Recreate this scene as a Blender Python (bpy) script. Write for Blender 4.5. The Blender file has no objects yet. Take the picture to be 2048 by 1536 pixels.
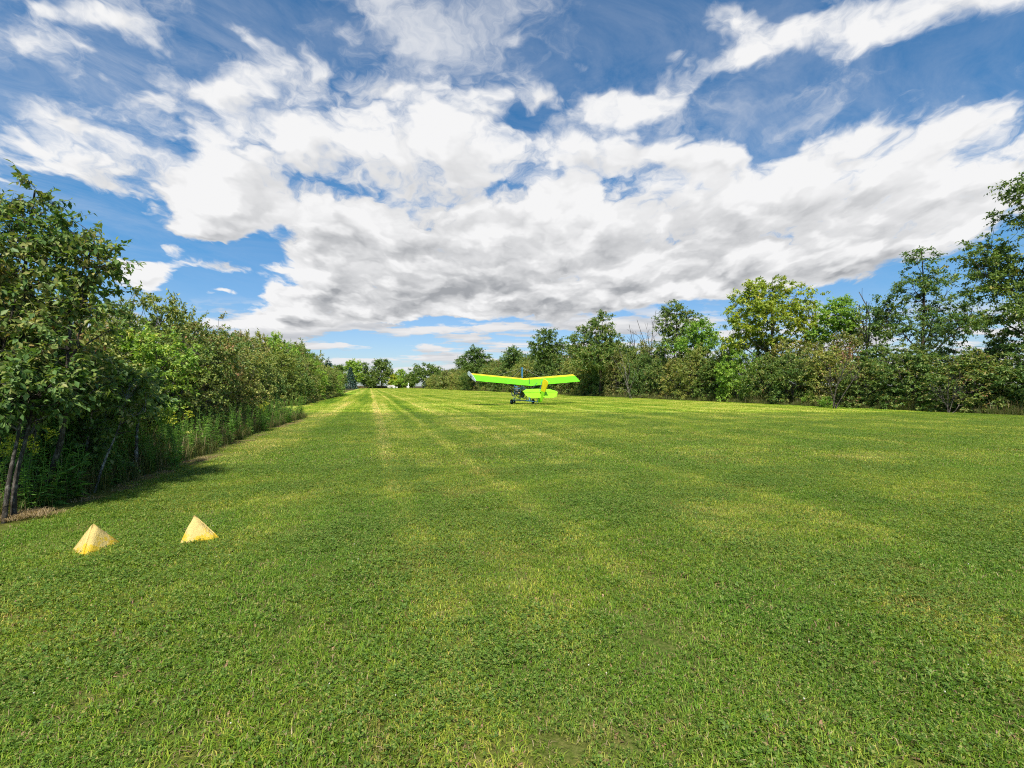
import bpy, bmesh, math, random
import numpy as np
from mathutils import Vector, Matrix

R = math.radians
scene = bpy.context.scene
COL = scene.collection
rng = np.random.default_rng(7)
random.seed(7)

# ------------------------------------------------------------------ camera
F_PX = 940.0          # focal length in pixels of the 2048 px wide photograph
CAM_H = 1.5
HORIZON = 772.0
cam_data = bpy.data.cameras.new("camera")
cam_data.sensor_width = 36.0
cam_data.lens = 36.0 * F_PX / 2048.0
cam_data.clip_start = 0.05
cam_data.clip_end = 4000.0
cam = bpy.data.objects.new("camera", cam_data)
COL.objects.link(cam)
cam.location = (0, 0, CAM_H)
cam.rotation_euler = (R(90) + math.atan((HORIZON - 768) / F_PX), 0, 0)
scene.camera = cam


def depth_of(py):
    """distance along +Y of a ground point seen at photo row py"""
    return F_PX * CAM_H / (py - HORIZON)


def ground_at(px, py):
    d = depth_of(py)
    return Vector(((px - 1024.0) / F_PX * d, d, 0.0))


def x_at(px, d):
    return (px - 1024.0) / F_PX * d


def z_at(py, d):
    return CAM_H + (HORIZON - py) / F_PX * d


# ------------------------------------------------------------------ node expressions
class Ex:
    """a shader socket with arithmetic"""
    def __init__(self, tree, sock):
        self.t, self.s = tree, sock

    def _m(self, op, *args, clamp=False):
        n = self.t.nodes.new("ShaderNodeMath")
        n.operation = op
        n.use_clamp = clamp
        for i, a in enumerate((self,) + args):
            if isinstance(a, Ex):
                self.t.links.new(a.s, n.inputs[i])
            else:
                n.inputs[i].default_value = float(a)
        return Ex(self.t, n.outputs[0])

    def __add__(self, o): return self._m("ADD", o)
    __radd__ = __add__
    def __sub__(self, o): return self._m("SUBTRACT", o)
    def __rsub__(self, o): return self._m("MULTIPLY", -1.0)._m("ADD", o)
    def __mul__(self, o): return self._m("MULTIPLY", o)
    __rmul__ = __mul__
    def __truediv__(self, o): return self._m("DIVIDE", o)
    def __pow__(self, o): return self._m("POWER", o)
    def max(self, o): return self._m("MAXIMUM", o)
    def min(self, o): return self._m("MINIMUM", o)
    def exp(self): return self._m("EXPONENT")
    def abs(self): return self._m("ABSOLUTE")
    def sin(self): return self._m("SINE")
    def ln(self): return self._m("LOGARITHM", math.e)
    def gt(self, o): return self._m("GREATER_THAN", o)
    def clamp(self): return self._m("ADD", 0.0, clamp=True)

    def smooth(self, a, b, lo=0.0, hi=1.0):
        n = self.t.nodes.new("ShaderNodeMapRange")
        n.interpolation_type = "SMOOTHSTEP"
        self.t.links.new(self.s, n.inputs[0])
        for i, v in enumerate((a, b, lo, hi)):
            n.inputs[1 + i].default_value = v
        return Ex(self.t, n.outputs[0])

    def lin(self, a, b, lo=0.0, hi=1.0):
        n = self.t.nodes.new("ShaderNodeMapRange")
        self.t.links.new(self.s, n.inputs[0])
        for i, v in enumerate((a, b, lo, hi)):
            n.inputs[1 + i].default_value = v
        return Ex(self.t, n.outputs[0])


def vec(t, x, y, z=0.0):
    n = t.nodes.new("ShaderNodeCombineXYZ")
    for i, a in enumerate((x, y, z)):
        if isinstance(a, Ex):
            t.links.new(a.s, n.inputs[i])
        else:
            n.inputs[i].default_value = float(a)
    return Ex(t, n.outputs[0])


def split(t, v):
    n = t.nodes.new("ShaderNodeSeparateXYZ")
    t.links.new(v.s, n.inputs[0])
    return [Ex(t, o) for o in n.outputs]


def noise(t, v, scale, detail=4.0, rough=0.55, distort=0.0, dims="3D", color=False, lac=2.0):
    n = t.nodes.new("ShaderNodeTexNoise")
    n.noise_dimensions = dims
    t.links.new(v.s, n.inputs["Vector"])
    n.inputs["Scale"].default_value = scale
    n.inputs["Detail"].default_value = detail
    n.inputs["Roughness"].default_value = rough
    n.inputs["Lacunarity"].default_value = lac
    n.inputs["Distortion"].default_value = distort
    return Ex(t, n.outputs["Color" if color else "Fac"])


def voronoi(t, v, scale, feature="F1", rand=1.0, out="Distance"):
    n = t.nodes.new("ShaderNodeTexVoronoi")
    n.feature = feature
    t.links.new(v.s, n.inputs["Vector"])
    n.inputs["Scale"].default_value = scale
    n.inputs["Randomness"].default_value = rand
    return Ex(t, n.outputs[out])


def mixc(t, fac, a, b):
    n = t.nodes.new("ShaderNodeMix")
    n.data_type = "RGBA"
    n.clamp_factor = True
    for sock, val in ((n.inputs[0], fac), (n.inputs[6], a), (n.inputs[7], b)):
        if isinstance(val, Ex):
            t.links.new(val.s, sock)
        elif isinstance(val, (int, float)):
            sock.default_value = val
        else:
            sock.default_value = (*val[:3], 1.0)
    return Ex(t, n.outputs[2])


def mulc(t, col, k):
    """scale a colour by an expression or number, or by another colour"""
    n = t.nodes.new("ShaderNodeVectorMath")
    if isinstance(k, (tuple, list)):
        n.operation = "MULTIPLY"
        n.inputs[1].default_value = k[:3]
    elif isinstance(k, Ex):
        n.operation = "SCALE"
        t.links.new(k.s, n.inputs["Scale"])
    else:
        n.operation = "SCALE"
        n.inputs["Scale"].default_value = k
    t.links.new(col.s, n.inputs[0])
    return Ex(t, n.outputs[0])


def srgb(r, g, b):
    def f(c):
        c /= 255.0
        return c / 12.92 if c <= 0.04045 else ((c + 0.055) / 1.055) ** 2.4
    return (f(r), f(g), f(b))


# ------------------------------------------------------------------ tagging
def tag(o, label=None, cat=None, group=None, kind=None):
    if label: o["label"] = label
    if cat: o["category"] = cat
    if group: o["group"] = group
    if kind: o["kind"] = kind
    return o


def link(name, mesh, mat=None, parent=None):
    o = bpy.data.objects.new(name, mesh)
    COL.objects.link(o)
    if mat is not None and len(mesh.materials) == 0:
        mesh.materials.append(mat)
    if parent is not None:
        o.parent = parent
    return o


def empty(name, loc=(0, 0, 0), rotz=0.0):
    o = bpy.data.objects.new(name, None)
    COL.objects.link(o)
    o.location = loc
    o.rotation_euler = (0, 0, rotz)
    return o


def np_mesh(name, verts, faces_flat, loop_totals, smooth=False):
    """mesh from numpy arrays: verts (n,3), flat loop vertex indices, loops per face"""
    me = bpy.data.meshes.new(name)
    nv, nl, nf = len(verts), len(faces_flat), len(loop_totals)
    me.vertices.add(nv)
    me.vertices.foreach_set("co", np.asarray(verts, np.float32).ravel())
    me.loops.add(nl)
    me.loops.foreach_set("vertex_index", np.asarray(faces_flat, np.int32))
    me.polygons.add(nf)
    starts = np.concatenate([[0], np.cumsum(loop_totals)[:-1]]).astype(np.int32)
    me.polygons.foreach_set("loop_start", starts)
    if smooth:
        me.polygons.foreach_set("use_smooth", np.ones(nf, bool))
    me.update(calc_edges=True)
    return me
# ------------------------------------------------------------------ light and sky
SUN_EL, SUN_AZ = R(56), R(-178)      # azimuth measured from +Y towards +X: behind the camera, to the left
sun_dir = Vector((math.sin(SUN_AZ) * math.cos(SUN_EL), math.cos(SUN_AZ) * math.cos(SUN_EL), math.sin(SUN_EL)))
sun_data = bpy.data.lights.new("sun", "SUN")
sun_data.energy = 4.6
sun_data.angle = R(3.0)
sun_data.color = (1.0, 0.94, 0.84)
sun = bpy.data.objects.new("sun", sun_data)
COL.objects.link(sun)
sun.rotation_euler = (-sun_dir).to_track_quat("-Z", "Y").to_euler()

world = bpy.data.worlds.new("World")
scene.world = world
world.use_nodes = True
wt = world.node_tree
wt.nodes.clear()
w_out = wt.nodes.new("ShaderNodeOutputWorld")
w_bg = wt.nodes.new("ShaderNodeBackground")
wt.links.new(w_bg.outputs[0], w_out.inputs[0])
EXPO = 0.8
SKY_STRENGTH = 0.12
CL = 2.0 ** -EXPO / SKY_STRENGTH      # clouds are as bright as white paper in the picture
w_bg.inputs["Strength"].default_value = SKY_STRENGTH
sky_n = wt.nodes.new("ShaderNodeTexSky")
sky_n.sky_type = "NISHITA"
sky_n.sun_disc = False
sky_n.sun_elevation = SUN_EL
sky_n.sun_rotation = SUN_AZ
sky_n.altitude = 200
sky_n.air_density = 1.0
sky_n.dust_density = 0.6
sky_n.ozone_density = 2.0
sky_c = Ex(wt, sky_n.outputs[0])

geo = wt.nodes.new("ShaderNodeTexCoord")
dx, dy, dz = split(wt, Ex(wt, geo.outputs["Generated"]))
front = dy.smooth(0.12, 0.3)
yy = dy.max(0.12)
U = dx / yy                       # horizontal tangent of the direction, north = +Y
V = (dz / yy).max(-0.02)          # tangent of elevation

# (centre x, centre y, radius x, radius y, turn in degrees, weight): the cloud banks in the sky to the north,
# given as directions (tangents x 940 about the north point of the horizon)
BANKS = [
    # great central bank
    (560, 285, 400, 110, 4, 0.95), (430, 190, 170, 65, -20, 0.5), (660, 190, 200, 70, 8, 0.55), (880, 190, 110, 80, 0, 0.6),
    (1010, 215, 120, 55, 0, 0.5), (1120, 345, 430, 95, 0, 1.1), (760, 400, 330, 75, 3, 0.8), (1090, 480, 500, 110, 0, 1.0),
    (780, 545, 260, 60, 2, 0.85), (1010, 575, 330, 48, 0, 0.95), (1480, 440, 500, 105, -10, 1.0), (1800, 395, 420, 105, -16, 1.05),
    (1950, 290, 200, 70, -14, 0.6), (1640, 350, 190, 70, -8, 0.6), (150, 320, 330, 72, 16, 0.85), (90, 275, 170, 46, 15, 0.6), (300, 225, 170, 60, 4, 0.5),
    # holes
    (1555, 285, 60, 50, -20, -0.9), (440, 505, 230, 56, -4, -0.42), (590, 462, 75, 32, -10, -0.55), (500, 590, 160, 34, 0, -0.3),
    (1770, 365, 22, 50, 25, -0.45), (1000, 253, 120, 18, 4, -0.4), (200, 420, 120, 26, 12, -0.4),
    (1350, 628, 300, 20, -7, -0.6), (1760, 590, 300, 24, -12, -0.8), (1180, 238, 190, 16, 4, -0.35), (1330, 262, 160, 14, 2, -0.3), (350, 240, 60, 30, -20, -0.3), (300, 110, 120, 30, 10, -0.3),
    # separate puffs above
    (1200, 205, 85, 42, 0, 0.99), (1310, 212, 90, 30, 0, 0.79), (1395, 120, 62, 52, 25, 0.96), (1490, 118, 36, 26, -20, 0.86), (1380, 180, 60, 30, -20, 0.74),
    (1030, 85, 52, 30, 10, 0.74), (500, 62, 66, 26, 25, 0.74), (1165, 130, 40, 18, 15, 0.74), (745, 40, 70, 34, 20, 0.66),
    (1790, 30, 210, 52, -12, 1.19), (1440, 30, 80, 36, 20, 0.86), (1590, 60, 50, 50, 20, 0.64), (2040, 20, 90, 60, -10, 0.94),
    (120, 90, 55, 80, -30, 0.79), (30, 60, 60, 40, 20, 0.74), (250, 50, 90, 50, 30, 0.66), (130, 10, 160, 26, 0, 0.59),
    # low banks
    (615, 636, 205, 28, -2, 1.15), (560, 592, 36, 14, 10, 0.9), (430, 458, 70, 20, 0, 0.85), (330, 500, 46, 14, 8, 0.7), (320, 528, 120, 14, 3, 0.75), (280, 556, 62, 22, 0, 0.95),
    (430, 588, 34, 7, 0, 0.8), (1150, 648, 130, 16, 0, 0.6),
    (900, 655, 160, 16, 0, -0.9), (1000, 690, 700, 30, 0, -0.6),
]


def make_cover():
    """node group: how much cloud the banks put at a direction"""
    g = bpy.data.node_groups.new("cloud_banks", "ShaderNodeTree")
    g.interface.new_socket("Direction", in_out="INPUT", socket_type="NodeSocketVector")
    g.interface.new_socket("Cover", in_out="OUTPUT", socket_type="NodeSocketFloat")
    gi = g.nodes.new("NodeGroupInput")
    go = g.nodes.new("NodeGroupOutput")
    state = gi.outputs[0]                 # (u, v, cover so far): handed from bank to bank
    for cx, cy, rx, ry, rot, w in BANKS:
        m = g.nodes.new("ShaderNodeMapping")
        m.vector_type = "TEXTURE"
        m.inputs["Location"].default_value = ((cx - 1024) / F_PX, (HORIZON - cy) / F_PX, 0)
        m.inputs["Rotation"].default_value = (0, 0, R(-rot))
        m.inputs["Scale"].default_value = (rx / F_PX, ry / F_PX, 1e5)
        g.links.new(state, m.inputs["Vector"])
        d = g.nodes.new("ShaderNodeVectorMath")
        d.operation = "DOT_PRODUCT"
        g.links.new(m.outputs[0], d.inputs[0])
        g.links.new(m.outputs[0], d.inputs[1])
        p = g.nodes.new("ShaderNodeMath")
        p.operation = "POWER"
        p.inputs[0].default_value = math.exp(-0.9)
        g.links.new(d.outputs["Value"], p.inputs[1])
        c = g.nodes.new("ShaderNodeVectorMath")
        c.operation = "SCALE"
        c.inputs[0].default_value = (0, 0, w)
        g.links.new(p.outputs[0], c.inputs["Scale"])
        a = g.nodes.new("ShaderNodeVectorMath")
        a.operation = "ADD"
        g.links.new(state, a.inputs[0])
        g.links.new(c.outputs[0], a.inputs[1])
        state = a.outputs[0]
    sp = g.nodes.new("ShaderNodeSeparateXYZ")
    g.links.new(state, sp.inputs[0])
    total = sp.outputs[2]
    g.links.new(total, go.inputs[0])
    return g


COVER = make_cover()


def cover(u, v):
    n = wt.nodes.new("ShaderNodeGroup")
    n.node_tree = COVER
    wt.links.new(vec(wt, u, v, 0.0).s, n.inputs[0])
    return Ex(wt, n.outputs[0])


def cloud_space(u, v):
    s = v.max(0.0) + 0.11
    return u * 1.6 / (v.max(0.0) + 0.34), (v.max(0.0) + 0.05).ln() * 1.3


S = V.max(0.0) + 0.11
qx, qy = cloud_space(U, V)
q = vec(wt, qx, qy, 3.7)
# fray the outlines of the banks
wx, wy, wz = split(wt, noise(wt, q, 2.6, 4, 0.6, color=True))
uu = U + (wx - 0.5) * S * 0.34
vv = V + (wy - 0.5) * S * 0.2
c = cover(uu, vv).min(0.95) * V.smooth(0.30, 0.58, 1.0, 0.86) + (1.0 - front) * 0.35
px_, py_ = qx + (wy - 0.5) * 0.45, qy + (wz - 0.5) * 0.45
fine = noise(wt, vec(wt, px_, py_, 9.1), 3.6, 8, 0.64)


def cell(x, y, k):
    n = wt.nodes.new("ShaderNodeTexVoronoi")
    n.voronoi_dimensions = "2D"
    n.feature = "SMOOTH_F1"
    n.inputs["Smoothness"].default_value = 0.35
    n.inputs["Scale"].default_value = k
    wt.links.new(vec(wt, x, y, 0.0).s, n.inputs["Vector"])
    return Ex(wt, n.outputs["Distance"])


def puffs(ox, oy, fine_too):
    """heaped rounded heads of cumulus"""
    x, y = px_ + ox, (py_ + oy) * 1.15
    p = (0.75 - cell(x, y, 2.6)) * 0.62 + (0.75 - cell(x + 3.3, y + 1.7, 6.0)) * 0.34
    if fine_too:
        p = p + (0.75 - cell(x + 7.1, y + 5.2, 14.0)) * 0.16
    return p


p0 = puffs(0.0, 0.0, True)
p1 = puffs(-0.05, 0.11, False)
d0 = c + (fine - 0.5) * V.smooth(0.25, 0.6, 1.25, 1.8) + (p0 - 0.42) * V.smooth(0.25, 0.6, 0.9, 1.3)
alpha = ((d0 - 0.34) / V.smooth(0.3, 0.62, 0.32, 0.66)).smooth(0.0, 1.0)

# light reaches the cloud from above and from the left: tops are white, bases stay grey
above = cover(U - S * 0.05, V + S * 0.20).min(1.3).smooth(0.40, 1.3)
low = V.smooth(0.16, 0.56, 1.0, 0.15)
lump = noise(wt, vec(wt, (qx + (wx - 0.5) * 0.35) * 0.8, qy * 1.2, 21.0), 2.0, 6, 0.55)
base = (lump.smooth(0.34, 0.72) * 0.7 + 0.25) * above
relief = (p1 - p0 + 0.05) * 1.7
grey = (base * low * 0.9 + relief * (low * 0.55 + 0.45) * d0.smooth(0.5, 0.9) + (0.5 - fine) * 0.5 * (low * 0.7 + 0.3)).clamp()
lit_c = (0.92, 0.92, 0.925)
base_c = (0.37, 0.385, 0.41)
cloud_c = mixc(wt, grey, lit_c, base_c)

# rows of small flat-based cumulus far off, just above the horizon
rx_, ry_ = U * 4.0, (V.max(0.0) + 0.035).ln() * 3.3


def far_rows(oy, det):
    return noise(wt, vec(wt, rx_ + (wx - 0.5) * 0.5, ry_ + oy, 40.0), 1.25, det, 0.58)


f0 = far_rows(0.0, 7)
f1 = far_rows(0.33, 3)
f_reg = V.smooth(0.004, 0.03) * V.smooth(0.13, 0.20, 1.0, 0.0) * front
f_alpha = (f0 + 0.05 * V.smooth(0.03, 0.09, 1.0, 0.0)).smooth(0.47, 0.55) * f_reg
f_grey = ((f1 - 0.44) * 3.2 + (0.52 - f0) * 1.0).clamp()
f_col = mixc(wt, f_grey, (0.84, 0.84, 0.85), (0.40, 0.43, 0.48))

# torn shreds of cloud high up
shred = noise(wt, vec(wt, qx + (wx - 0.5) * 0.45, qy * 0.9 + (wy - 0.5) * 0.45, 60.0), 2.3, 9, 0.62)
s_reg = V.smooth(0.40, 0.56) * noise(wt, vec(wt, qx, qy, 70.0), 1.3, 2, 0.5).smooth(0.36, 0.56)
s_alpha = shred.smooth(0.51, 0.74) * s_reg * 0.8
# added fill: unseen clouds behind the camera brightened to lift the hedges' shade
sun_fill = (dx * sun_dir.x + dy * sun_dir.y + dz * sun_dir.z).smooth(0.1, 0.95)
cloud_c = mulc(wt, cloud_c, sun_fill * 2.2 + 1.0)

# thin high cirrus drawn out in streaks
cx_ = U / (V.max(0.0) + 0.25)
cy_ = (V.max(0.0) + 0.25) ** -1.0
st = vec(wt, cx_ * 1.2 + cy_ * 0.7, cy_ * 2.2 - cx_ * 1.2, 5.0)
st2 = noise(wt, st, 2.2, 8, 0.66, 0.6)
st_big = noise(wt, vec(wt, cx_, cy_, 1.0), 1.6, 2, 0.5)
cir_region = ((U - 0.62) * (U - 0.62) * -3.2 + (V - 0.58) * (V - 0.58) * -14.0).exp() * 0.75 + \
             ((U + 0.85) * (U + 0.85) * -4.0 + (V - 0.62) * (V - 0.62) * -12.0).exp() * 0.95 + 0.16
cirrus = ((st2 - 0.36).max(0.0) * 2.4 * (st_big + 0.35) * cir_region * 0.6).min(0.4) * V.smooth(0.08, 0.3)

# clear sky
low_tint = V.smooth(0.02, 0.42, 1.0, 0.0)
clear_a = mulc(wt, sky_c, (0.235, 0.545, 0.70))
clear_b = mulc(wt, sky_c, (0.46, 0.52, 0.62))
clear = mixc(wt, low_tint, clear_a, clear_b)
mx = mixc(wt, cirrus, clear, (0.74 * CL, 0.77 * CL, 0.83 * CL))
mx = mixc(wt, s_alpha, mx, (0.84 * CL, 0.85 * CL, 0.87 * CL))
mx = mixc(wt, f_alpha * V.smooth(0.01, 0.06, 0.65, 1.0), mx, mulc(wt, f_col, CL))
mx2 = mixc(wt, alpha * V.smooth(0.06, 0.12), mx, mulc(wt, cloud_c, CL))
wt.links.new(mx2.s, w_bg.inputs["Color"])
world.cycles.sampling_method = "MANUAL"
world.cycles.sample_map_resolution = 512

scene.view_settings.view_transform = "Standard"
scene.view_settings.look = "None"
scene.view_settings.exposure = EXPO
scene.view_settings.gamma = 1.0
# ------------------------------------------------------------------ materials for plants
def new_mat(name):
    m = bpy.data.materials.new(name)
    m.use_nodes = True
    t = m.node_tree
    t.nodes.clear()
    out = t.nodes.new("ShaderNodeOutputMaterial")
    return m, t, out


def principled(t, col, rough=0.6, spec=0.3, metal=0.0, normal=None):
    p = t.nodes.new("ShaderNodeBsdfPrincipled")
    if isinstance(col, Ex):
        t.links.new(col.s, p.inputs["Base Color"])
    else:
        p.inputs["Base Color"].default_value = (*col, 1)
    if isinstance(rough, Ex):
        t.links.new(rough.s, p.inputs["Roughness"])
    else:
        p.inputs["Roughness"].default_value = rough
    p.inputs["Specular IOR Level"].default_value = spec
    p.inputs["Metallic"].default_value = metal
    if normal is not None:
        t.links.new(normal, p.inputs["Normal"])
    return p


def bump(t, h, strength, dist):
    b = t.nodes.new("ShaderNodeBump")
    b.inputs["Strength"].default_value = strength
    b.inputs["Distance"].default_value = dist
    t.links.new(h.s, b.inputs["Height"])
    return b.outputs[0]


def geom(t, out):
    return Ex(t, t.nodes.new("ShaderNodeNewGeometry").outputs[out])


def ramp(t, fac, stops):
    n = t.nodes.new("ShaderNodeValToRGB")
    cr = n.color_ramp
    while len(cr.elements) < len(stops):
        cr.elements.new(0.5)
    for e, (p, c) in zip(cr.elements, stops):
        e.position = p
        e.color = (*c, 1)
    t.links.new(fac.s, n.inputs[0])
    return Ex(t, n.outputs[0])


LEAF_GAIN = 1.95


def leaf_material(name, stops, trans=0.32, spec=0.28, rough=0.5, clump=1.2, clump_amt=0.5, obj_amt=0.25):
    """leaf pigments picked leaf by leaf, shifted by twig clump and from plant to plant"""
    stops = [(q, tuple(min(0.6, c * LEAF_GAIN) for c in k)) for q, k in stops]
    m, t, out = new_mat(name)
    isl = geom(t, "Random Per Island")
    tc = t.nodes.new("ShaderNodeTexCoord")
    oi = t.nodes.new("ShaderNodeObjectInfo")
    rnd = Ex(t, oi.outputs["Random"])
    ob = Ex(t, tc.outputs["Object"])
    n1 = noise(t, ob, clump, 2, 0.5)
    f = (isl - 0.5) * 0.55 + (n1 - 0.5) * (clump_amt * 2.2) + (rnd - 0.5) * obj_amt + 0.5
    col = ramp(t, f.clamp(), stops)
    p = principled(t, col, rough, spec)
    tr = t.nodes.new("ShaderNodeBsdfTranslucent")
    tcol = mulc(t, col, (1.25, 1.3, 0.55))
    t.links.new(tcol.s, tr.inputs["Color"])
    mx = t.nodes.new("ShaderNodeMixShader")
    mx.inputs[0].default_value = trans
    t.links.new(p.outputs[0], mx.inputs[1])
    t.links.new(tr.outputs[0], mx.inputs[2])
    t.links.new(mx.outputs[0], out.inputs[0])
    return m


def bark_material(name, dark, light, scale=26.0):
    m, t, out = new_mat(name)
    tc = t.nodes.new("ShaderNodeTexCoord")
    x, y, z = split(t, Ex(t, tc.outputs["Object"]))
    v = vec(t, x * 3.0, y * 3.0, z)
    n1 = noise(t, v, scale, 5, 0.65)
    n2 = noise(t, vec(t, x, y, z), scale * 0.35, 3, 0.5)
    col = mixc(t, (n1 * 0.7 + n2 * 0.6 - 0.15).smooth(0.44, 0.72), dark, light)
    p = principled(t, col, 0.85, 0.15, normal=bump(t, n1, 0.6, 0.01))
    t.links.new(p.outputs[0], out.inputs[0])
    return m


LEAF = {
    # dogwood hedge: dull green to olive, with some bronze
    "dogwood": leaf_material("dogwood_leaf", [(0.0, (0.030, 0.062, 0.016)), (0.40, (0.055, 0.098, 0.022)), (0.70, (0.105, 0.130, 0.032)), (0.90, (0.165, 0.140, 0.045)), (1.0, (0.16, 0.080, 0.040))]),
    "olive": leaf_material("olive_leaf", [(0.0, (0.050, 0.082, 0.018)), (0.45, (0.105, 0.132, 0.030)), (0.75, (0.185, 0.180, 0.045)), (1.0, (0.21, 0.12, 0.055))]),
    "dark": leaf_material("dark_leaf", [(0.0, (0.030, 0.056, 0.012)), (0.5, (0.060, 0.095, 0.020)), (0.85, (0.100, 0.130, 0.028)), (1.0, (0.17, 0.14, 0.040))]),
    "bright": leaf_material("bright_leaf", [(0.0, (0.055, 0.115, 0.018)), (0.5, (0.105, 0.180, 0.026)), (0.85, (0.185, 0.235, 0.040)), (1.0, (0.29, 0.27, 0.06))], trans=0.4),
    "yellow": leaf_material("yellow_green_leaf", [(0.0, (0.090, 0.140, 0.018)), (0.45, (0.190, 0.225, 0.028)), (0.8, (0.300, 0.285, 0.035)), (1.0, (0.36, 0.25, 0.04))], trans=0.4),
    "limey": leaf_material("lime_leaf", [(0.0, (0.070, 0.118, 0.014)), (0.45, (0.135, 0.172, 0.022)), (0.8, (0.210, 0.220, 0.030)), (1.0, (0.28, 0.21, 0.04))], trans=0.4),
    "bronze": leaf_material("bronze_leaf", [(0.0, (0.050, 0.080, 0.020)), (0.45, (0.100, 0.115, 0.032)), (0.8, (0.160, 0.130, 0.045)), (1.0, (0.17, 0.085, 0.045))]),
    "spruce": leaf_material("spruce_needle", [(0.0, (0.016, 0.035, 0.028)), (0.6, (0.032, 0.062, 0.048)), (1.0, (0.07, 0.11, 0.09))], trans=0.1),
    "weed": leaf_material("weed_leaf", [(0.0, (0.038, 0.085, 0.016)), (0.5, (0.070, 0.145, 0.024)), (0.9, (0.125, 0.195, 0.035)), (1.0, (0.20, 0.21, 0.05))], trans=0.4),
    "redleaf": leaf_material("dead_red_leaf", [(0.0, (0.055, 0.028, 0.018)), (0.6, (0.11, 0.050, 0.030)), (1.0, (0.13, 0.080, 0.045))], trans=0.25),
    "plume": leaf_material("goldenrod_plume", [(0.0, (0.20, 0.22, 0.02)), (0.5, (0.38, 0.34, 0.03)), (1.0, (0.48, 0.40, 0.05))], trans=0.3),
}
BARK = {
    "grey": bark_material("grey_bark", (0.035, 0.029, 0.023), (0.19, 0.17, 0.14)),
    "pale": bark_material("pale_bark", (0.050, 0.042, 0.034), (0.45, 0.42, 0.37)),
    "brown": bark_material("brown_bark", (0.035, 0.026, 0.018), (0.11, 0.085, 0.06)),
}


# ------------------------------------------------------------------ plant geometry
def unit(a):
    return a / np.maximum(np.linalg.norm(a, axis=-1, keepdims=True), 1e-9)


def tubes(lines, sides=5):
    """lines: list of (points (k,3), radii (k,)) -> verts, flat faces, totals"""
    V_, F_, off = [], [], 0
    ang = np.arange(sides) * 2 * np.pi / sides
    for pts, rad in lines:
        pts = np.asarray(pts, float)
        rad = np.asarray(rad, float)
        k = len(pts)
        d = unit(np.gradient(pts, axis=0))
        ref = np.where(np.abs(d[:, 2:3]) > 0.9, np.array([[1.0, 0, 0]]), np.array([[0, 0, 1.0]]))
        a = unit(np.cross(d, ref))
        b = np.cross(d, a)
        ring = pts[:, None, :] + rad[:, None, None] * (np.cos(ang)[None, :, None] * a[:, None, :] + np.sin(ang)[None, :, None] * b[:, None, :])
        V_.append(ring.reshape(-1, 3))
        i = np.arange(k - 1)[:, None] * sides
        j = np.arange(sides)[None, :]
        j2 = (j + 1) % sides
        q = np.stack([i + j, i + j2, i + sides + j2, i + sides + j], -1).reshape(-1, 4) + off
        F_.append(q)
        off += k * sides
    if not V_:
        return np.zeros((0, 3)), np.zeros(0, int), np.zeros(0, int)
    Fq = np.concatenate(F_)
    return np.concatenate(V_), Fq.ravel(), np.full(len(Fq), 4)


def curve_pts(a, b, k, bend, r):
    """a bowed line from a to b with k points"""
    a, b = np.asarray(a, float), np.asarray(b, float)
    t = np.linspace(0, 1, k)[:, None]
    L = np.linalg.norm(b - a)
    off = r.normal(size=3) * bend * L
    off2 = r.normal(size=3) * bend * 0.5 * L
    return a + (b - a) * t + off * np.sin(np.pi * t) + off2 * np.sin(2 * np.pi * t)


def leaf_mesh_arrays(base, axis, size, r, width=0.5, fold=0.18, curl=0.25, tilt=0.55, simple=False):
    """one leaf per row: base points, axis directions, sizes"""
    n = len(base)
    axis = unit(axis)
    up = np.tile(np.array([[0, 0, 1.0]]), (n, 1)) + r.normal(size=(n, 3)) * tilt
    side = unit(np.cross(axis, up))
    nor = np.cross(side, axis)
    s = size[:, None]
    w = s * width * 0.5
    mid = base + axis * s * 0.45
    tip = base + axis * s - nor * s * curl
    if simple:
        v = np.stack([base, mid + side * w, tip, mid - side * w], 1).reshape(-1, 3)
        f = np.arange(n * 4)
        return v, f, np.full(n, 4)
    mc = mid - nor * s * fold * 0.5
    ml = mid + side * w + nor * s * 0.02
    mr = mid - side * w + nor * s * 0.02
    v = np.stack([base, ml, tip, mr, mc], 1).reshape(-1, 3)
    o = (np.arange(n) * 5)[:, None]
    q1 = o + np.array([[0, 4, 2, 1]])
    q2 = o + np.array([[0, 3, 2, 4]])
    f = np.stack([q1, q2], 1).reshape(-1)
    return v, f, np.full(n * 2, 4)


def sample_lobes(lobes, n, r, shell=0.5, zmin=0.15):
    lob = np.array(lobes, float)
    area = (lob[:, 3] * lob[:, 4] + lob[:, 3] * lob[:, 5] + lob[:, 4] * lob[:, 5])
    out, outd = [], []
    need = n
    while need > 0:
        idx = r.choice(len(lob), size=need * 2, p=area / area.sum())
        d = unit(r.normal(size=(need * 2, 3)))
        rad = (shell + (1 - shell) * r.random(need * 2)) * (1.0 + 0.14 * r.normal(size=need * 2))
        p = lob[idx, :3] + d * lob[idx, 3:] * rad[:, None]
        ok = p[:, 2] > zmin
        # drop most of what lies deep inside another lobe
        inside = np.zeros(len(p), bool)
        for L in lob:
            e = (((p - L[:3]) / L[3:]) ** 2).sum(1)
            inside |= e < (shell * 0.8) ** 2
        ok &= ~(inside & (r.random(len(p)) < 0.75))
        p, d = p[ok][:need], d[ok][:need]
        out.append(p)
        outd.append(d)
        need -= len(p)
    return np.concatenate(out), np.concatenate(outd)


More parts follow.
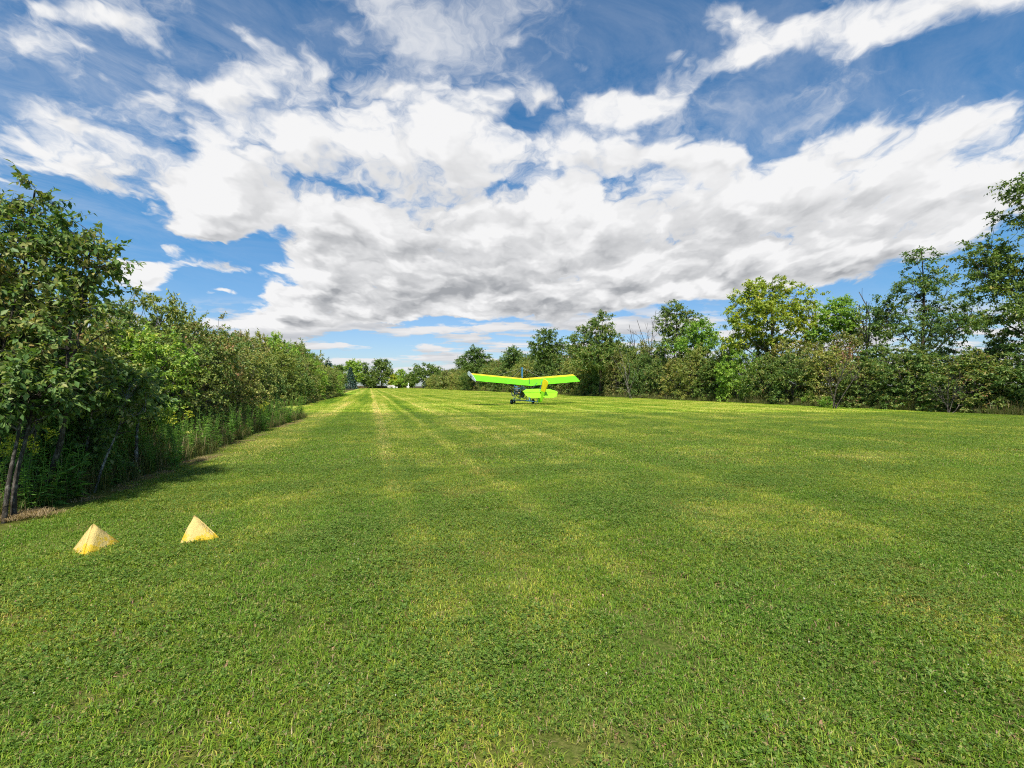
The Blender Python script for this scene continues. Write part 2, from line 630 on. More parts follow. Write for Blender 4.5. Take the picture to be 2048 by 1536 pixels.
def crown_arrays(lobes, n_cl, per, leaf, cl_r, r, droop=0.35, flat=0.6, shell=0.5, simple=True, width=0.55, upness=0.35, twigs=4, zmin=0.15):
    """leaf sprays through the volume of the lobes; returns arrays, spray centres and twig lines"""
    c, d = sample_lobes(lobes, n_cl, r, shell, zmin)
    K = twigs
    td = unit(d[:, None, :] * 0.75 + np.array([0, 0, upness]) + r.normal(size=(n_cl, K, 3)) * 0.65)
    td[..., 2] *= flat
    td = unit(td)
    L = cl_r * (0.6 + 0.7 * r.random((n_cl, K)))
    m = max(1, per // K)
    t = (np.arange(m) + r.random((n_cl, K, m))) / m
    start = c[:, None, :] - td * (cl_r * 0.35)
    pos = start[:, :, None, :] + td[:, :, None, :] * (t * L[:, :, None])[..., None]
    pos[..., 2] -= 0.25 * cl_r * (t ** 2)
    ax = td[:, :, None, :] * 0.55 + r.normal(size=(n_cl, K, m, 3)) * 0.6 + np.array([0, 0, -droop])
    pos = pos.reshape(-1, 3)
    ax = ax.reshape(-1, 3)
    sz = leaf * (0.6 + 0.7 * r.random(len(pos)))
    arr = leaf_mesh_arrays(pos, ax, sz, r, width=width, simple=simple)
    tw = [(np.stack([start[i, k], start[i, k] + td[i, k] * L[i, k] * 0.5 - np.array([0, 0, 0.05 * cl_r]), start[i, k] + td[i, k] * L[i, k] - np.array([0, 0, 0.25 * cl_r])]), None) for i in range(n_cl) for k in range(K)]
    return arr, c, tw


def wood_lines(stems, centres, r, n_twigs, r_twig, bend=0.08):
    """stems: list of (points, radii); thin branches lead from the stems to spray centres"""
    allp = np.concatenate([p for p, _ in stems])
    allr = np.concatenate([np.asarray(q) for _, q in stems])
    lines = list(stems)
    pick = r.choice(len(centres), size=min(n_twigs, len(centres)), replace=False)
    for i in pick:
        c = centres[i]
        w = np.linalg.norm((allp - c) * np.array([1, 1, 0.8]), axis=1) + np.where(allp[:, 2] > c[2] - 0.1, 1.5, 0.0) * np.linalg.norm(allp[:, :2] - c[:2], axis=1) * 0.4
        j = int(np.argmin(w))
        pts = curve_pts(allp[j], c, 5, bend, r)
        r0 = min(r_twig * 2.2, allr[j] * 0.7)
        lines.append((pts, np.linspace(max(r0, r_twig), r_twig * 0.45, 5)))
    return lines


def plant_meshes(name, lobes, stems, seed, n_cl, per, leaf, cl_r, leafmat, bark, n_twigs=60, r_twig=0.012, sides=5, fine_twigs=0.0, **kw):
    r = np.random.default_rng(seed)
    arr, c, tw = crown_arrays(lobes, n_cl, per, leaf, cl_r, r, **kw)
    crown = np_mesh(name + "_crown", *arr)
    crown.materials.append(leafmat)
    lines = wood_lines(stems, c, r, n_twigs, r_twig)
    V1, F1, T1 = tubes(lines, sides)
    if fine_twigs > 0:
        rad = np.array([fine_twigs, fine_twigs * 0.8, fine_twigs * 0.4])
        V2, F2, T2 = tubes([(p, rad) for p, _ in tw], 3)
        F2 = F2 + len(V1)
        V1, F1, T1 = np.concatenate([V1, V2]), np.concatenate([F1, F2]), np.concatenate([T1, T2])
    wood = np_mesh(name + "_wood", V1, F1, T1, smooth=True)
    wood.materials.append(bark)
    return crown, wood


def plant(name, meshes, loc, rotz, label, cat, group=None, scale=(1, 1, 1), wood_name="trunk", crown_name="crown"):
    root = empty(name, loc, rotz)
    root.scale = scale
    tag(root, label, cat, group)
    crown, wood = meshes
    if wood is not None:
        link(wood_name, wood, parent=root)
    if crown is not None:
        link(crown_name, crown, parent=root)
    return root


def stem_set(n, h, spread, r0, r, lean=0.0):
    """several stems rising from one root"""
    out = []
    for i in range(n):
        a = r.random() * 2 * math.pi
        b0 = np.array([math.cos(a), math.sin(a), 0]) * 0.12 * r.random()
        top = np.array([math.cos(a) * spread * (0.4 + 0.6 * r.random()) + lean, math.sin(a) * spread * (0.4 + 0.6 * r.random()), h * (0.75 + 0.25 * r.random())])
        k = 9
        pts = curve_pts(b0 + np.array([0, 0, -0.1]), top, k, 0.05, r)
        pts[:, :2] = b0[:2] + (pts[:, :2] - b0[:2]) * (np.linspace(0, 1, k) ** 0.4)[:, None]
        out.append((pts, np.linspace(r0, r0 * 0.25, k)))
    return out


def shrub_variant(seed, leafmat, bark, w=1.0, h=1.0, n_cl=330, per=24, leaf=0.05, cl_r=0.16, simple=True, stems=6, **kw):
    """a hedge shrub of unit width and unit height (scaled when placed); leafy to the ground on all sides"""
    r = np.random.default_rng(seed)
    lobes = [(0, 0, 0.42 * h, 0.42 * w, 0.42 * w, 0.40 * h)]
    for i in range(6):
        a = i * math.pi / 3 + r.random() * 0.7
        lobes.append((math.cos(a) * 0.30 * w, math.sin(a) * 0.30 * w, (0.25 + 0.45 * r.random()) * h, 0.24 * w, 0.24 * w, 0.22 * h))
    for i in range(7):
        a = i * 0.9 + r.random() * 0.5
        lobes.append((math.cos(a) * 0.34 * w, math.sin(a) * 0.34 * w, 0.10 * h, 0.17 * w, 0.17 * w, 0.13 * h))
    for i in range(4):
        a = r.random() * 6.28
        q = 0.22 * r.random()
        lobes.append((math.cos(a) * q * w, math.sin(a) * q * w, (0.70 + 0.14 * r.random()) * h, 0.17 * w, 0.17 * w, 0.16 * h))
    st = stem_set(stems, 0.8 * h, 0.30 * w, 0.013 * (w + h) * 0.5, r)
    return plant_meshes("shrub%d" % seed, lobes, st, seed, n_cl, per, leaf, cl_r, leafmat, bark, zmin=0.02 * h, simple=simple, **kw)


scene.cycles.use_denoising = False
scene.cycles.filter_width = 1.1
# ------------------------------------------------------------------ hedges and trees
UDIR = Vector((-0.289, 0.957, 0)).normalized()      # the mown strip runs this way
NDIR = Vector((0.957, 0.289, 0)).normalized()       # across it, to the right
HR0 = Vector((25.6, 23.5, 0))                       # a point on the foot of the right hedge
prand = random.Random(11)


def px_of(p):
    return 1024 + F_PX * p.x / p.y


def interp(x, xs, ys):
    return float(np.interp(x, xs, ys))


# --- shrub kinds: (leaf pigments, what they look like)
SH_R = {
    "dogwood": [shrub_variant(s, LEAF["dogwood"], BARK["grey"], 4.4, 5.0, n_cl=560, per=36, leaf=0.135, cl_r=0.44, n_twigs=70, r_twig=0.016, flat=0.55) for s in (101, 102, 103)],
    "olive": [shrub_variant(s, LEAF["olive"], BARK["grey"], 4.4, 5.0, n_cl=560, per=36, leaf=0.125, cl_r=0.44, n_twigs=70, r_twig=0.016, flat=0.6) for s in (104, 105)],
    "dark": [shrub_variant(s, LEAF["dark"], BARK["brown"], 4.4, 5.0, n_cl=560, per=36, leaf=0.135, cl_r=0.44, n_twigs=70, r_twig=0.016, flat=0.55) for s in (106, 107)],
    "bright": [shrub_variant(s, LEAF["bright"], BARK["grey"], 4.4, 5.0, n_cl=560, per=36, leaf=0.135, cl_r=0.44, n_twigs=70, r_twig=0.016, flat=0.55) for s in (108,)],
    "bronze": [shrub_variant(s, LEAF["bronze"], BARK["grey"], 4.4, 5.0, n_cl=540, per=34, leaf=0.125, cl_r=0.44, n_twigs=90, r_twig=0.018, flat=0.65) for s in (109,)],
}
SH_L = {
    "dogwood": [shrub_variant(s, LEAF["dogwood"], BARK["grey"], 2.6, 3.2, n_cl=520, per=32, leaf=0.082, cl_r=0.26, simple=False, n_twigs=110, r_twig=0.008, fine_twigs=0.0022) for s in (201, 202)],
    "olive": [shrub_variant(s, LEAF["olive"], BARK["grey"], 2.6, 3.2, n_cl=520, per=32, leaf=0.075, cl_r=0.26, simple=False, n_twigs=110, r_twig=0.008, fine_twigs=0.0022) for s in (203, 204)],
    "bright": [shrub_variant(s, LEAF["bright"], BARK["grey"], 2.6, 3.2, n_cl=480, per=32, leaf=0.085, cl_r=0.28, simple=False, n_twigs=100, r_twig=0.008, fine_twigs=0.0022) for s in (205,)],
    "bronze": [shrub_variant(s, LEAF["bronze"], BARK["grey"], 2.6, 3.2, n_cl=440, per=30, leaf=0.070, cl_r=0.26, simple=False, n_twigs=130, r_twig=0.009, fine_twigs=0.0025) for s in (206,)],
}
KIND_WORDS = {
    "dogwood": "dull green leafy shrub", "olive": "olive yellow shrub", "dark": "dark green dense shrub",
    "bright": "fresh light green shrub", "bronze": "bronze brown tinged shrub",
}
ORD = ["first", "second", "third", "fourth", "fifth", "sixth", "seventh", "eighth", "ninth", "tenth", "eleventh", "twelfth",
       "thirteenth", "fourteenth", "fifteenth", "sixteenth", "seventeenth", "eighteenth", "nineteenth", "twentieth",
       "twenty-first", "twenty-second", "twenty-third", "twenty-fourth"]


def put_shrub(kinds, kind, p, width, height, base_w, base_h, label, group):
    ms = prand.choice(kinds[kind])
    k = width / base_w
    return plant("shrub", ms, p, prand.random() * 6.28, label, "shrub", group, (k, k, height / base_h), wood_name="stems", crown_name="foliage")


# --- right hedge, near stretch: two rows of shrubs
top_x = [740, 820, 850, 900, 1000, 1100, 1200, 1300, 1400, 1500, 1640, 1750, 1900, 2048, 2300]
top_y = [768, 758, 752, 742, 716, 706, 694, 690, 690, 688, 682, 684, 664, 648, 620]
seq_front = ["dogwood", "dogwood", "olive", "dogwood", "dogwood", "dogwood", "dogwood", "dogwood", "olive", "dogwood", "dogwood", "bright", "dark", "olive", "olive", "dogwood", "dogwood", "olive", "bronze", "dogwood"]
seq_back = ["olive", "dogwood", "dogwood", "olive", "dogwood", "olive", "dogwood", "bronze", "olive", "dogwood", "bronze", "dogwood", "olive", "dogwood", "bronze", "dogwood", "bright", "dogwood"]
s, i = -11.0, 0
n_lab = 0
while s < 48:
    p = HR0 + UDIR * s + NDIR * (1.9 + prand.uniform(-0.35, 0.5))
    px = px_of(p)
    h = z_at(interp(px, top_x, top_y), p.y) * prand.uniform(0.84, 1.02)
    kind = seq_front[i % len(seq_front)]
    n_lab += 1
    put_shrub(SH_R, kind, p, prand.uniform(3.7, 4.6), h, 4.4, 5.0,
              "%s, %s in the far hedge's front row from its nearer end" % (KIND_WORDS[kind], ORD[i]), "shrubs along the front of the far hedge")
    s += 2.75 + 0.012 * (s + 11)
    i += 1
s, i = -11.0, 0
while s < 52:
    p = HR0 + UDIR * s + NDIR * (5.0 + prand.uniform(-0.5, 0.7))
    px = px_of(p)
    h = z_at(interp(px, top_x, top_y), p.y) * prand.uniform(1.04, 1.20)
    kind = seq_back[i % len(seq_back)]
    put_shrub(SH_R, kind, p, prand.uniform(4.4, 5.6), h, 4.4, 5.0,
              "taller %s, %s in the far hedge's back row from its nearer end" % (KIND_WORDS[kind], ORD[i]), "taller shrubs at the back of the far hedge")
    s += 3.5 + 0.012 * (s + 11)
    i += 1
# --- right hedge, distant stretch
s = 50.0
while s < 262:
    for off, k, hk in ((2.6, 1.0, 0.80), (7.5, 1.25, 1.02)):
        p = HR0 + UDIR * (s + prand.uniform(-1, 1)) + NDIR * (off + prand.uniform(-0.5, 0.8))
        px = px_of(p)
        h = z_at(interp(px, top_x, top_y), p.y) * hk * prand.uniform(0.98, 1.22)
        kind = prand.choice(["dogwood", "olive", "dark", "bronze", "dogwood", "olive"])
        put_shrub(SH_R, kind, p, (5.2 + 0.02 * s) * k * prand.uniform(0.9, 1.15), h, 4.4, 5.0,
                  "distant rounded shrub in the narrowing end of the hedge beyond the aircraft", "shrubs in the distant end of the far hedge")
    s += 4.4 + 0.022 * (s - 50)

# --- left hedge, near stretch (the tall leaning tree stands at its near end)
HL = [(-5.5, 5.0), (-6.0, 7.5), (-6.54, 9.86), (-7.86, 14.1), (-9.54, 21.4)]


def hl_x(y):
    return float(np.interp(y, [q[1] for q in HL], [q[0] for q in HL]))


ltop_x = [0, 240, 290, 340, 400, 430, 450, 500, 560, 600, 640, 690]
ltop_y = [560, 590, 572, 592, 604, 622, 650, 660, 680, 692, 718, 732]
seq_l = ["bright", "olive", "bright", "olive", "dogwood", "bronze", "olive", "olive", "dogwood", "olive", "bronze", "dogwood"]
y, i = 7.4, 0
while y < 21.0:
    p = Vector((hl_x(y) - 1.6 + prand.uniform(-0.2, 0.1), y, 0))
    h = z_at(interp(px_of(p), ltop_x, ltop_y), p.y) * prand.uniform(0.78, 0.90)
    kind = seq_l[i % len(seq_l)]
    put_shrub(SH_L, kind, p, prand.uniform(2.2, 2.7), h, 2.6, 3.2,
              "%s, %s in the near hedge's front row from the pale trunks" % (KIND_WORDS[kind], ORD[i]), "shrubs along the front of the near hedge")
    y += 1.35 + 0.02 * y
    i += 1
y, i = 7.6, 0
while y < 22.5:
    p = Vector((hl_x(min(y, 21.4)) - 3.2 + prand.uniform(-0.3, 0.2), y, 0))
    h = z_at(interp(px_of(p), ltop_x, ltop_y), p.y) * prand.uniform(0.95, 1.06)
    kind = ["olive", "bronze", "dogwood", "olive"][i % 4]
    put_shrub(SH_L, kind, p, prand.uniform(2.6, 3.2), h, 2.6, 3.2,
              "%s, %s in the near hedge's back row from the pale trunks" % (KIND_WORDS[kind], ORD[i]), "shrubs at the back of the near hedge")
    y += 1.9 + 0.02 * y
    i += 1
# --- left hedge, second stretch beyond the gap
y, i = 36.5, 0
while y < 80:
    t = (y - 35.2) / (78 - 35.2)
    bx = -15.9 + (-27.7 + 15.9) * t
    for row, (off, hk) in enumerate(((2.0, 0.86), (5.2, 1.06))):
        p = Vector((bx - off + prand.uniform(-0.3, 0.3), y + prand.uniform(-0.4, 0.4), 0))
        h = z_at(interp(px_of(p), ltop_x, ltop_y), p.y) * hk * prand.uniform(0.92, 1.06)
        kind = ["olive", "dogwood", "bronze", "olive", "bright"][(i + row) % 5]
        put_shrub(SH_R, kind, p, prand.uniform(3.8, 4.8), h, 4.4, 5.0,
                  "%s in the hedge beyond the gap, %s of its %s row" % (KIND_WORDS[kind], ORD[i], ("front", "back")[row]), "shrubs in the hedge beyond the gap")
    y += 3.6
    i += 1


# --- single trees, each with its own crown
def tree_from_px(label, d, trunk_px, lobes_px, leafmat, bark, seed, n_cl, per, leaf, cl_r, r_trunk, top_px, limbs=8, cat="tree", zmin=1.0, lean=0.0, **kw):
    """the lobes give the crown's outline as (x, y, half width, half height) of the photograph at distance d"""
    r = np.random.default_rng(seed)
    bx = x_at(trunk_px, d)
    k = d / F_PX
    lobes = []
    for cx, cy, rx, ry in lobes_px:
        lobes.append((x_at(cx, d) - bx, r.uniform(-0.5, 0.5) * rx * k, z_at(cy, d), rx * k, rx * k * 0.85, ry * k))
    ztop = z_at(top_px[1], d)
    tx = x_at(top_px[0], d) - bx
    kk = 12
    pts = curve_pts((0, 0, -0.2), (tx, 0, ztop * 0.97), kk, 0.012, r)
    stems = [(pts, np.linspace(r_trunk, r_trunk * 0.12, kk))]
    for L in lobes[:limbs]:
        c = np.array(L[:3])
        zb = max(0.25 * ztop, c[2] - max(0.9, 0.75 * math.hypot(c[0] - tx * c[2] / ztop, c[1]) + L[5] * 0.5))
        j = int(np.argmin(np.abs(pts[:, 2] - zb)))
        j = min(j, kk - 2)
        rr = np.linspace(r_trunk, r_trunk * 0.12, kk)[j]
        stems.append((curve_pts(pts[j], c + np.array([0, 0, L[5] * 0.3]), 7, 0.05, r), np.linspace(rr * 0.6, rr * 0.12, 7)))
    ms = plant_meshes("tree%d" % seed, lobes, stems, seed, n_cl, per, leaf, cl_r, leafmat, bark, zmin=zmin, **kw)
    return plant("tree", ms, (bx, d, 0), 0.0, label, cat)


tree_from_px("tall airy dark green tree at the right edge, its branches reaching over the hedge", 27, 2100,
             [(2085, 355, 42, 40), (2040, 382, 48, 24), (2050, 428, 50, 28), (2015, 497, 72, 40), (2070, 545, 100, 60), (1985, 560, 50, 36), (2015, 620, 75, 36), (2100, 430, 90, 80), (2130, 600, 100, 80), (1985, 640, 40, 24)],
             LEAF["dark"], BARK["grey"], 301, 780, 42, 0.17, 0.7, 0.22, (2110, 310), limbs=10, droop=0.3, flat=0.4, n_twigs=330, r_twig=0.012, shell=0.25, width=0.5, upness=0.15)
tree_from_px("cone shaped dark green tree with its straight trunk showing through, above the hedge", 36, 1843,
             [(1845, 520, 34, 34), (1838, 575, 62, 36), (1795, 615, 55, 30), (1890, 610, 66, 34), (1850, 655, 100, 30), (1925, 645, 48, 28), (1785, 655, 42, 26), (1870, 560, 40, 30)],
             LEAF["dogwood"], BARK["brown"], 302, 450, 38, 0.18, 0.68, 0.17, (1843, 486), limbs=8, droop=0.3, flat=0.5, n_twigs=300, r_twig=0.014, shell=0.3, width=0.5)
tree_from_px("slender light green tree beside the big yellow-green crown, next to the bare-topped trunk", 40, 1672,
             [(1665, 628, 36, 30), (1690, 655, 26, 32), (1650, 668, 28, 20), (1680, 608, 22, 18)],
             LEAF["bright"], BARK["pale"], 303, 210, 32, 0.20, 0.6, 0.10, (1672, 592), n_twigs=120, r_twig=0.012, shell=0.3, flat=0.55)
tree_from_px("small thin-crowned sapling beside the cone shaped tree", 41, 1752,
             [(1752, 640, 26, 32), (1740, 668, 34, 24), (1768, 660, 24, 26)],
             LEAF["dark"], BARK["grey"], 304, 120, 22, 0.19, 0.6, 0.08, (1752, 598), n_twigs=110, r_twig=0.012, shell=0.3, flat=0.55)
tree_from_px("broad yellow-green tree, the brightest crown above the hedge", 44, 1545,
             [(1545, 578, 48, 28), (1500, 606, 46, 28), (1592, 600, 44, 30), (1545, 632, 70, 34), (1608, 648, 40, 26), (1478, 645, 34, 26), (1540, 675, 75, 22), (1465, 685, 26, 16), (1618, 685, 30, 18), (1515, 570, 22, 16)],
             LEAF["limey"], BARK["grey"], 305, 560, 44, 0.22, 0.8, 0.20, (1545, 552), limbs=10, n_twigs=240, r_twig=0.016, shell=0.4, flat=0.55)
tree_from_px("bushy lime green tree just in front of the dark round-topped tree", 53, 1392,
             [(1395, 658, 34, 20), (1385, 690, 46, 24), (1405, 680, 30, 20)],
             LEAF["bright"], BARK["grey"], 306, 240, 32, 0.22, 0.75, 0.12, (1395, 645), n_twigs=60, r_twig=0.016, shell=0.45, flat=0.6)
tree_from_px("dark blue-green tree next to the leafless branches", 57, 1355,
             [(1350, 622, 28, 22), (1380, 638, 26, 22), (1332, 648, 24, 22), (1362, 668, 42, 24), (1340, 690, 36, 20)],
             LEAF["dark"], BARK["brown"], 307, 330, 34, 0.22, 0.75, 0.16, (1352, 602), n_twigs=130, r_twig=0.016, shell=0.4, flat=0.55)
tree_from_px("stout pointed green tree beyond the aircraft's wing tip", 68, 1200,
             [(1206, 640, 22, 20), (1192, 662, 40, 22), (1218, 688, 44, 28), (1165, 690, 42, 28), (1195, 715, 66, 28)],
             LEAF["dogwood"], BARK["brown"], 308, 560, 40, 0.24, 0.85, 0.2, (1204, 622), n_twigs=100, r_twig=0.018, shell=0.45, flat=0.6)
tree_from_px("oval dark tree standing alone above the hedge, behind the wing", 90, 1093,
             [(1092, 668, 21, 17), (1078, 690, 22, 18), (1110, 690, 22, 20), (1093, 712, 32, 20)],
             LEAF["dark"], BARK["brown"], 309, 330, 34, 0.30, 0.95, 0.22, (1093, 652), n_twigs=110, r_twig=0.022, shell=0.4, flat=0.6)
tree_from_px("small rounded tree peeping over the hedge between two taller ones", 118, 1027,
             [(1027, 704, 17, 13), (1027, 720, 26, 16)],
             LEAF["dogwood"], BARK["brown"], 310, 200, 30, 0.36, 1.2, 0.2, (1027, 692), n_twigs=60, r_twig=0.025, shell=0.4, flat=0.6)
tree_from_px("loose dark tree above the wing's white tip, first tall one of the far hedge", 150, 948,
             [(950, 706, 20, 14), (966, 716, 18, 14), (938, 720, 22, 15), (922, 722, 16, 12), (955, 736, 34, 16)],
             LEAF["dark"], BARK["brown"], 311, 330, 34, 0.46, 1.5, 0.3, (950, 694), n_twigs=130, r_twig=0.03, shell=0.4, flat=0.6)
# the far end of the strip
tree_from_px("broad low dark tree where the far hedge ends", 265, 852,
             [(850, 738, 26, 13), (868, 744, 20, 12), (832, 746, 16, 11), (880, 750, 16, 9), (852, 752, 34, 14)],
             LEAF["dark"], BARK["brown"], 312, 300, 34, 0.8, 2.4, 0.35, (850, 728), n_twigs=20, r_twig=0.05, shell=0.5, flat=0.6)
tree_from_px("tall spreading tree closing the far end of the strip", 300, 762,
             [(756, 732, 14, 12), (772, 730, 12, 12), (762, 724, 14, 7), (762, 752, 20, 16), (748, 745, 10, 10), (778, 744, 10, 10)],
             LEAF["dark"], BARK["brown"], 313, 330, 34, 0.8, 2.2, 0.5, (762, 720), n_twigs=60, r_twig=0.06, shell=0.4, flat=0.6)
tree_from_px("fresh green tree rising behind the little spruce", 290, 706,
             [(698, 734, 12, 12), (712, 732, 12, 10), (704, 724, 9, 6), (706, 752, 20, 16)],
             LEAF["bright"], BARK["brown"], 314, 300, 34, 0.8, 2.2, 0.45, (706, 722), n_twigs=30, r_twig=0.06, shell=0.4, flat=0.6)
tree_from_px("greyish thin tree between the fresh green tree and the spreading one", 310, 729,
             [(727, 735, 9, 12), (732, 750, 10, 14), (724, 755, 12, 12)],
             LEAF["dogwood"], BARK["grey"], 315, 210, 30, 0.75, 2.0, 0.35, (728, 724), n_twigs=50, r_twig=0.05, shell=0.4, flat=0.6)
for k, (cx, w, ty, mat, lab) in enumerate([
    (800, 18, 738, "bright", "light green tree, first to the right of the spreading tree at the far end"),
    (822, 15, 744, "dogwood", "low round tree at the far end, above the white post"),
    (788, 13, 748, "yellow", "yellowish bush at the far end, above the pale boulders"),
    (810, 14, 752, "dark", "dark low bush at the far end, between pale boulders and white post"),
    (740, 16, 752, "dark", "dark bush at the far end, under the spreading tree's flank"),
    (678, 13, 728, "dogwood", "thin treetop peeping over the end of the hedge beyond the gap"),
    (655, 9, 720, "spruce", "dark pointed treetop, the smaller of two above the hedge beyond the gap"),
    (634, 9, 715, "spruce", "dark pointed treetop, the taller of two above the hedge beyond the gap"),
    (893, 16, 742, "bronze", "brownish treetop, just left of the loose dark tree above the wing"),
]):
    hh = (772 - ty)
    tree_from_px(lab, 300 if cx > 690 and cx < 880 else 200, cx,
                 [(cx, ty + hh * 0.22, w * 0.55, hh * 0.22), (cx - w * 0.3, ty + hh * 0.5, w * 0.7, hh * 0.26), (cx + w * 0.35, ty + hh * 0.52, w * 0.7, hh * 0.26), (cx, ty + hh * 0.75, w, hh * 0.25)],
                 LEAF[mat], BARK["brown"], 330 + k, 170, 30, 0.8, 2.0, 0.3, (cx, ty), n_twigs=15, r_twig=0.05, shell=0.4, flat=0.6, zmin=0.3)


# --- little blue spruce at the end of the left hedge
def spruce(label, d, px, top_py):
    r = np.random.default_rng(350)
    h = z_at(top_py, d)
    n = 2600
    z = h * (0.03 + 0.97 * r.random(n) ** 1.3)
    tier = 0.72 + 0.28 * np.abs(np.sin(z / h * 26))
    rad = (h - z) * 0.36 * tier
    a = r.random(n) * 6.28
    q = 0.35 + 0.65 * np.sqrt(r.random(n))
    pos = np.stack([np.cos(a) * rad * q, np.sin(a) * rad * q, z - 0.12 * rad * q], 1)
    ax = np.stack([np.cos(a), np.sin(a), -0.25 + 0.3 * r.random(n)], 1) + r.normal(size=(n, 3)) * 0.25
    arr = leaf_mesh_arrays(pos, ax, 0.75 * (0.6 + 0.7 * r.random(n)), r, width=0.42, simple=True)
    crown = np_mesh("spruce_crown", *arr)
    crown.materials.append(LEAF["spruce"])
    V1, F1, T1 = tubes([(np.array([[0, 0, -0.2], [0, 0, h * 0.5], [0, 0, h * 0.98]]), np.array([0.22, 0.12, 0.02]))], 6)
    wood = np_mesh("spruce_wood", V1, F1, T1, True)
    wood.materials.append(BARK["brown"])
    plant("spruce_tree", (crown, wood), (x_at(px, d), d, 0), 0, label, "spruce")


spruce("small dark blue spruce at the end of the hedge beyond the gap", 240, 701, 735)


# --- bare and half-dead trees
def bare_lines(r, base, tip, r0, depth=4, spread=0.55, n_side=6):
    lines = []

    def grow(a, b, rad, lev):
        k = 7
        pts = curve_pts(a, b, k, 0.045, r)
        lines.append((pts, np.linspace(rad, rad * 0.3, k)))
        if lev <= 0:
            return
        L = np.linalg.norm(np.array(b) - np.array(a))
        d = unit(np.array(b) - np.array(a))
        for _ in range(n_side if lev == depth else max(2, n_side - 2)):
            t = 0.2 + 0.6 * r.random()
            p = a + (np.array(b) - np.array(a)) * t
            j = int(round(t * (k - 1)))
            nd = unit(d + r.normal(size=3) * spread + np.array([0, 0, 0.12]))
            grow(pts[j], pts[j] + nd * L * (1.0 - t) * (0.45 + 0.4 * r.random()), rad * 0.5 * (1 - 0.4 * t), lev - 1)

    grow(np.array(base, float), np.array(tip, float), r0, depth)
    return lines


def bare_tree(label, px, d, tips_px, bark, seed, r0, depth=3, spread=0.5, leafy=None, min_r=0.006):
    r = np.random.default_rng(seed)
    bx = x_at(px, d)
    root = empty("bare_tree", (bx, d, 0))
    tag(root, label, "tree")
    lines = []
    for tx, ty in tips_px:
        lines += bare_lines(r, (r.uniform(-0.1, 0.1), r.uniform(-0.1, 0.1), -0.1), (x_at(tx, d) - bx, r.uniform(-0.6, 0.6), z_at(ty, d)), r0, depth, spread)
    lines = [(p, np.maximum(q, min_r)) for p, q in lines]
    wood = np_mesh("bare_wood", *tubes(lines, 5), True)
    wood.materials.append(bark)
    link("trunk", wood, parent=root)
    if leafy is not None:
        mat, pxs, n, size = leafy
        c = np.concatenate([np.stack([x_at(a, d) - bx + r.normal(size=n) * rx * d / F_PX, r.normal(size=n) * rx * d / F_PX * 0.7, z_at(b, d) + r.normal(size=n) * ry * d / F_PX], 1) for a, b, rx, ry in pxs])
        arr = leaf_mesh_arrays(c, r.normal(size=c.shape) + np.array([0, 0, -0.6]), size * (0.6 + 0.7 * r.random(len(c))), r, width=0.6)
        cm = np_mesh("bare_leaves", *arr)
        cm.materials.append(mat)
        link("crown", cm, parent=root)
    return root


bare_tree("leafless grey tree with spreading dead branches above the hedge", 1305, 68,
          [(1310, 622), (1260, 648), (1272, 640), (1326, 650)], BARK["brown"], 401, 0.085, 2, 0.42, min_r=0.014)
bare_tree("bare pointed trunk top wrapped in ivy, between the slender and the cone shaped tree", 1712, 40,
          [(1713, 585), (1696, 598), (1724, 605)], BARK["grey"], 402, 0.09, 1, 0.3, leafy=(LEAF["olive"], [(1712, 640, 7, 16), (1716, 672, 9, 14)], 420, 0.2), min_r=0.012)
bare_tree("pale leaning sapling with withered red-brown leaves at the hedge's foot", 1670, 31.0,
          [(1692, 700), (1650, 745), (1710, 735)], BARK["grey"], 403, 0.045, 2, 0.4, leafy=(LEAF["redleaf"], [(1688, 712, 11, 14), (1700, 705, 8, 9)], 90, 0.14), min_r=0.006)
bare_tree("silvery leafless bush fanning out at the foot of the far hedge", 1898, 26.0,
          [(1912, 738), (1890, 742), (1925, 750), (1876, 762), (1932, 770)], BARK["grey"], 404, 0.028, 2, 0.35, min_r=0.005)
bare_tree("fallen pale branch sticking out of the hedge beyond the aircraft's tail", 1262, 55.0,
          [(1240, 700), (1222, 712)], BARK["pale"], 405, 0.05, 1, 0.5, min_r=0.012)


# --- near end of the left hedge: the tall leafy tree and its neighbours
def near_tree(label, x, y, lobes, stems_to, seed, n_cl, mat, leaf, r0, **kw):
    r = np.random.default_rng(seed)
    stems = []
    for (bx, by, tx, ty, tz, rr) in stems_to:
        k = 11
        pts = curve_pts((bx, by, -0.1), (tx, ty, tz), k, 0.03, r)
        stems.append((pts, np.linspace(rr, rr * 0.2, k)))
    ms = plant_meshes("near%d" % seed, lobes, stems, seed, n_cl, 34, leaf, 0.34, mat, BARK["grey"], n_twigs=260, r_twig=0.007, fine_twigs=0.0026, simple=False, **kw)
    return plant("tree", ms, (x, y, 0), 0, label, "tree")


